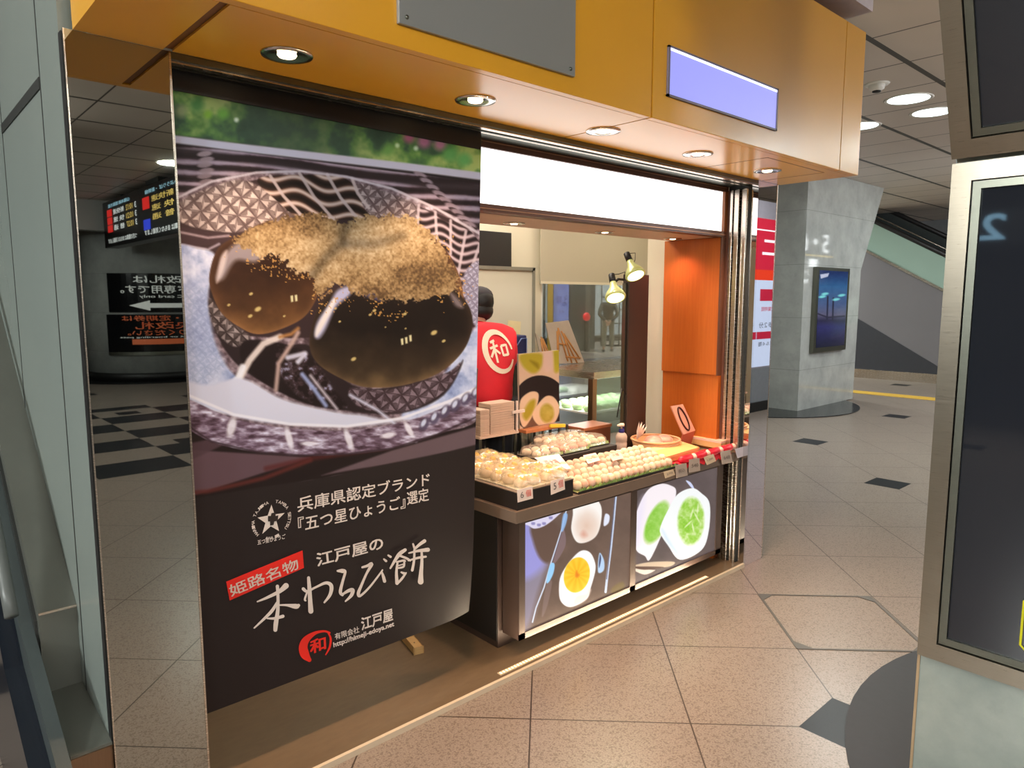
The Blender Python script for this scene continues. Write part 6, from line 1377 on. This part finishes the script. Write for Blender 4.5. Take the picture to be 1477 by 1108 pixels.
# cake card on its small stand, paper stacks, dark board
cq = [(748, 511), (806, 505), (804, 606), (750, 619)]
cY = 2.83
ck_ = thing('cake_card', 'upright picture card of a halved green grape cake at the counter back', 'menu card', at(777, 613, Y=cY))
cP = [at(a, b, Y=cY) for a, b in cq]; ck_.location.z = TZ
def cakepic(px, py):
    c = np.zeros((len(px), 3)) + np.array([222, 192, 168.]); f = fbm(px / 14, py / 14, 3)
    def P(pts, rgb, w=1.5, a=1.0):
        nonlocal c; c = over(c, rgb, soft(sdpoly(px, py, smooth_pts(pts)), w) * a)
    P([(750, 512), (780, 510), (783, 522), (776, 536), (766, 538), (754, 528)], (182, 168, 50), 5); P([(798, 508), (808, 506), (808, 532), (800, 536)], (186, 172, 50), 5); P([(764, 520), (776, 524), (776, 532)], (132, 116, 20), 4, .7)
    P([(784, 510), (796, 508), (797, 532), (786, 536)], (226, 196, 184), 5)
    c = over(c, (38, 30, 32), np.clip((1 - ell(px, py, 779, 584, 40, 43)) * 40, 0, 1)); P([(770, 598), (782, 600), (792, 618), (756, 618)], (122, 86, 70), 3)
    P([(752, 575), (766, 565), (777, 569), (772, 592), (757, 616), (750, 606), (749, 590)], (232, 202, 174)); P([(757, 590), (764, 579), (772, 577), (770, 592), (760, 606), (754, 600)], (176, 158, 44), 5)
    P([(784, 574), (797, 572), (806, 584), (806, 598), (796, 614), (780, 616), (768, 598)], (234, 204, 176)); c = over(c, ramp3(f, [(.2, (150, 134, 30)), (.8, (196, 180, 90))]), np.clip((1 - ell(px, py, 789, 596, 12, 16)) / .3, 0, 1))
    return c
painted('card', lambda s, t: cP[0] + (cP[1] - cP[0]) * s + (cP[3] - cP[0]) * t, 70, 110, cakepic, print_mat('card_print', .5), ck_)
part('backing', MB().prism([p + Vector((0, .003, 0)) for p in (cP[0], cP[1], cP[0] + (cP[1] - cP[0]) + (cP[3] - cP[0]), cP[3])], (0, .01, 0)), M_card, ck_)
sb0 = cP[3]; part('stand_shelf', MB().box(sb0.x - .0, sb0.x + .30, cY - .05, cY + .04, sb0.z - .02, sb0.z - .002, .002), wood_material('orange_stand', (186, 110, 66), (206, 130, 84)), ck_)
for e in (.03, .14, .27):
    for yy in (cY - .04, cY + .03): part('leg', MB().box(sb0.x + e - .006, sb0.x + e + .006, yy - .005, yy + .005, TZ, sb0.z - .02), M_steel_d, ck_)
yr = at(790, 612, Y=2.80); single('yellow_ruler', MB().obox(at(804, 614, Y=2.77), Vector((.06, 0, -.006)), Vector((0, .006, 0)), Vector((0, 0, .009))), mat('bright_yellow_plastic', (238, 206, 60), .4), 'yellow plastic bar beside the foot of the cake card', 'bar').location
part('post', MB().box(at(818, 618, Y=2.77).x - .005, at(818, 618, Y=2.77).x + .005, 2.765, 2.775, TZ, at(818, 612, Y=2.77).z), M_steel_d, bpy.data.objects['yellow_ruler'])
M_sheet = mat('flattened_carton', (204, 176, 156), .7, 0, .04, 20)
q0, q1 = at(692, 628, Y=2.815), at(740, 622, Y=2.815); zt0 = at(715, 582, Y=2.815).z
ps_ = thing('paper_rack', 'pale rack holding stacks of folded cartons between worker and counter', 'rack', ((q0.x + q1.x) / 2, 2.86, TZ))
zb = min(q0.z, q1.z)
part('shelf', MB().box(q0.x - .01, q1.x + .03, 2.80, 2.92, zb - .012, zb), mat('pale_pink_shelf', (216, 186, 166), .6), ps_)
for xx in (q0.x, q1.x + .015):
    for yy in (2.81, 2.91): part('leg', MB().box(xx - .006, xx + .006, yy - .005, yy + .005, TZ, zb - .012), M_steel_d, ps_)
part('wire_bar', MB().box(q1.x + .018, q1.x + .028, 2.805, 2.815, zb, zt0).box(q1.x - .02, q1.x + .07, 2.795, 2.805, zb + .10, zb + .115), M_tagw, ps_)
nst = 13; hh = (zt0 - zb) / nst
wxx = (q1.x - q0.x)
f0 = None
for s_i, (xa, xb_) in enumerate(((q0.x, q0.x + wxx * .27), (q0.x + wxx * .30, q1.x + .005))):
    for k in range(nst - (2 if s_i == 0 else 0)):
        jx = random.uniform(-.003, .003)
        single('folded_carton', MB().box(xa + jx, xb_ + jx, 2.81 + jx, 2.91 + jx, zb + k * hh + .0006, zb + (k + 1) * hh - .0004, .001), M_sheet, 'pale folded carton lying in the %s stack of the rack' % ('narrow left' if s_i == 0 else 'wide right'), 'carton', 'folded cartons, %s stack' % ('left' if s_i == 0 else 'right'))
db = thing('menu_board', 'dark brown board standing edge on at the left behind the poster', 'board', (2.2, 2.6, TZ))
d0, d1 = at(703, 533, Y=2.62), at(690, 660, Y=2.62)
part('board', MB().prism([(d0.x - .11, 2.68, TZ), (d0.x - .11, 2.68, d0.z), (d0.x, 2.70, d0.z), (d0.x - .035, 2.70, TZ)], (0, .012, 0)), M_dkbrown, db); part('edge', MB().tube([(d0.x - .11, 2.678, d0.z), (d0.x, 2.698, d0.z), (d0.x - .035, 2.698, TZ)], .004, 6), M_steel_d, db)
#@@6
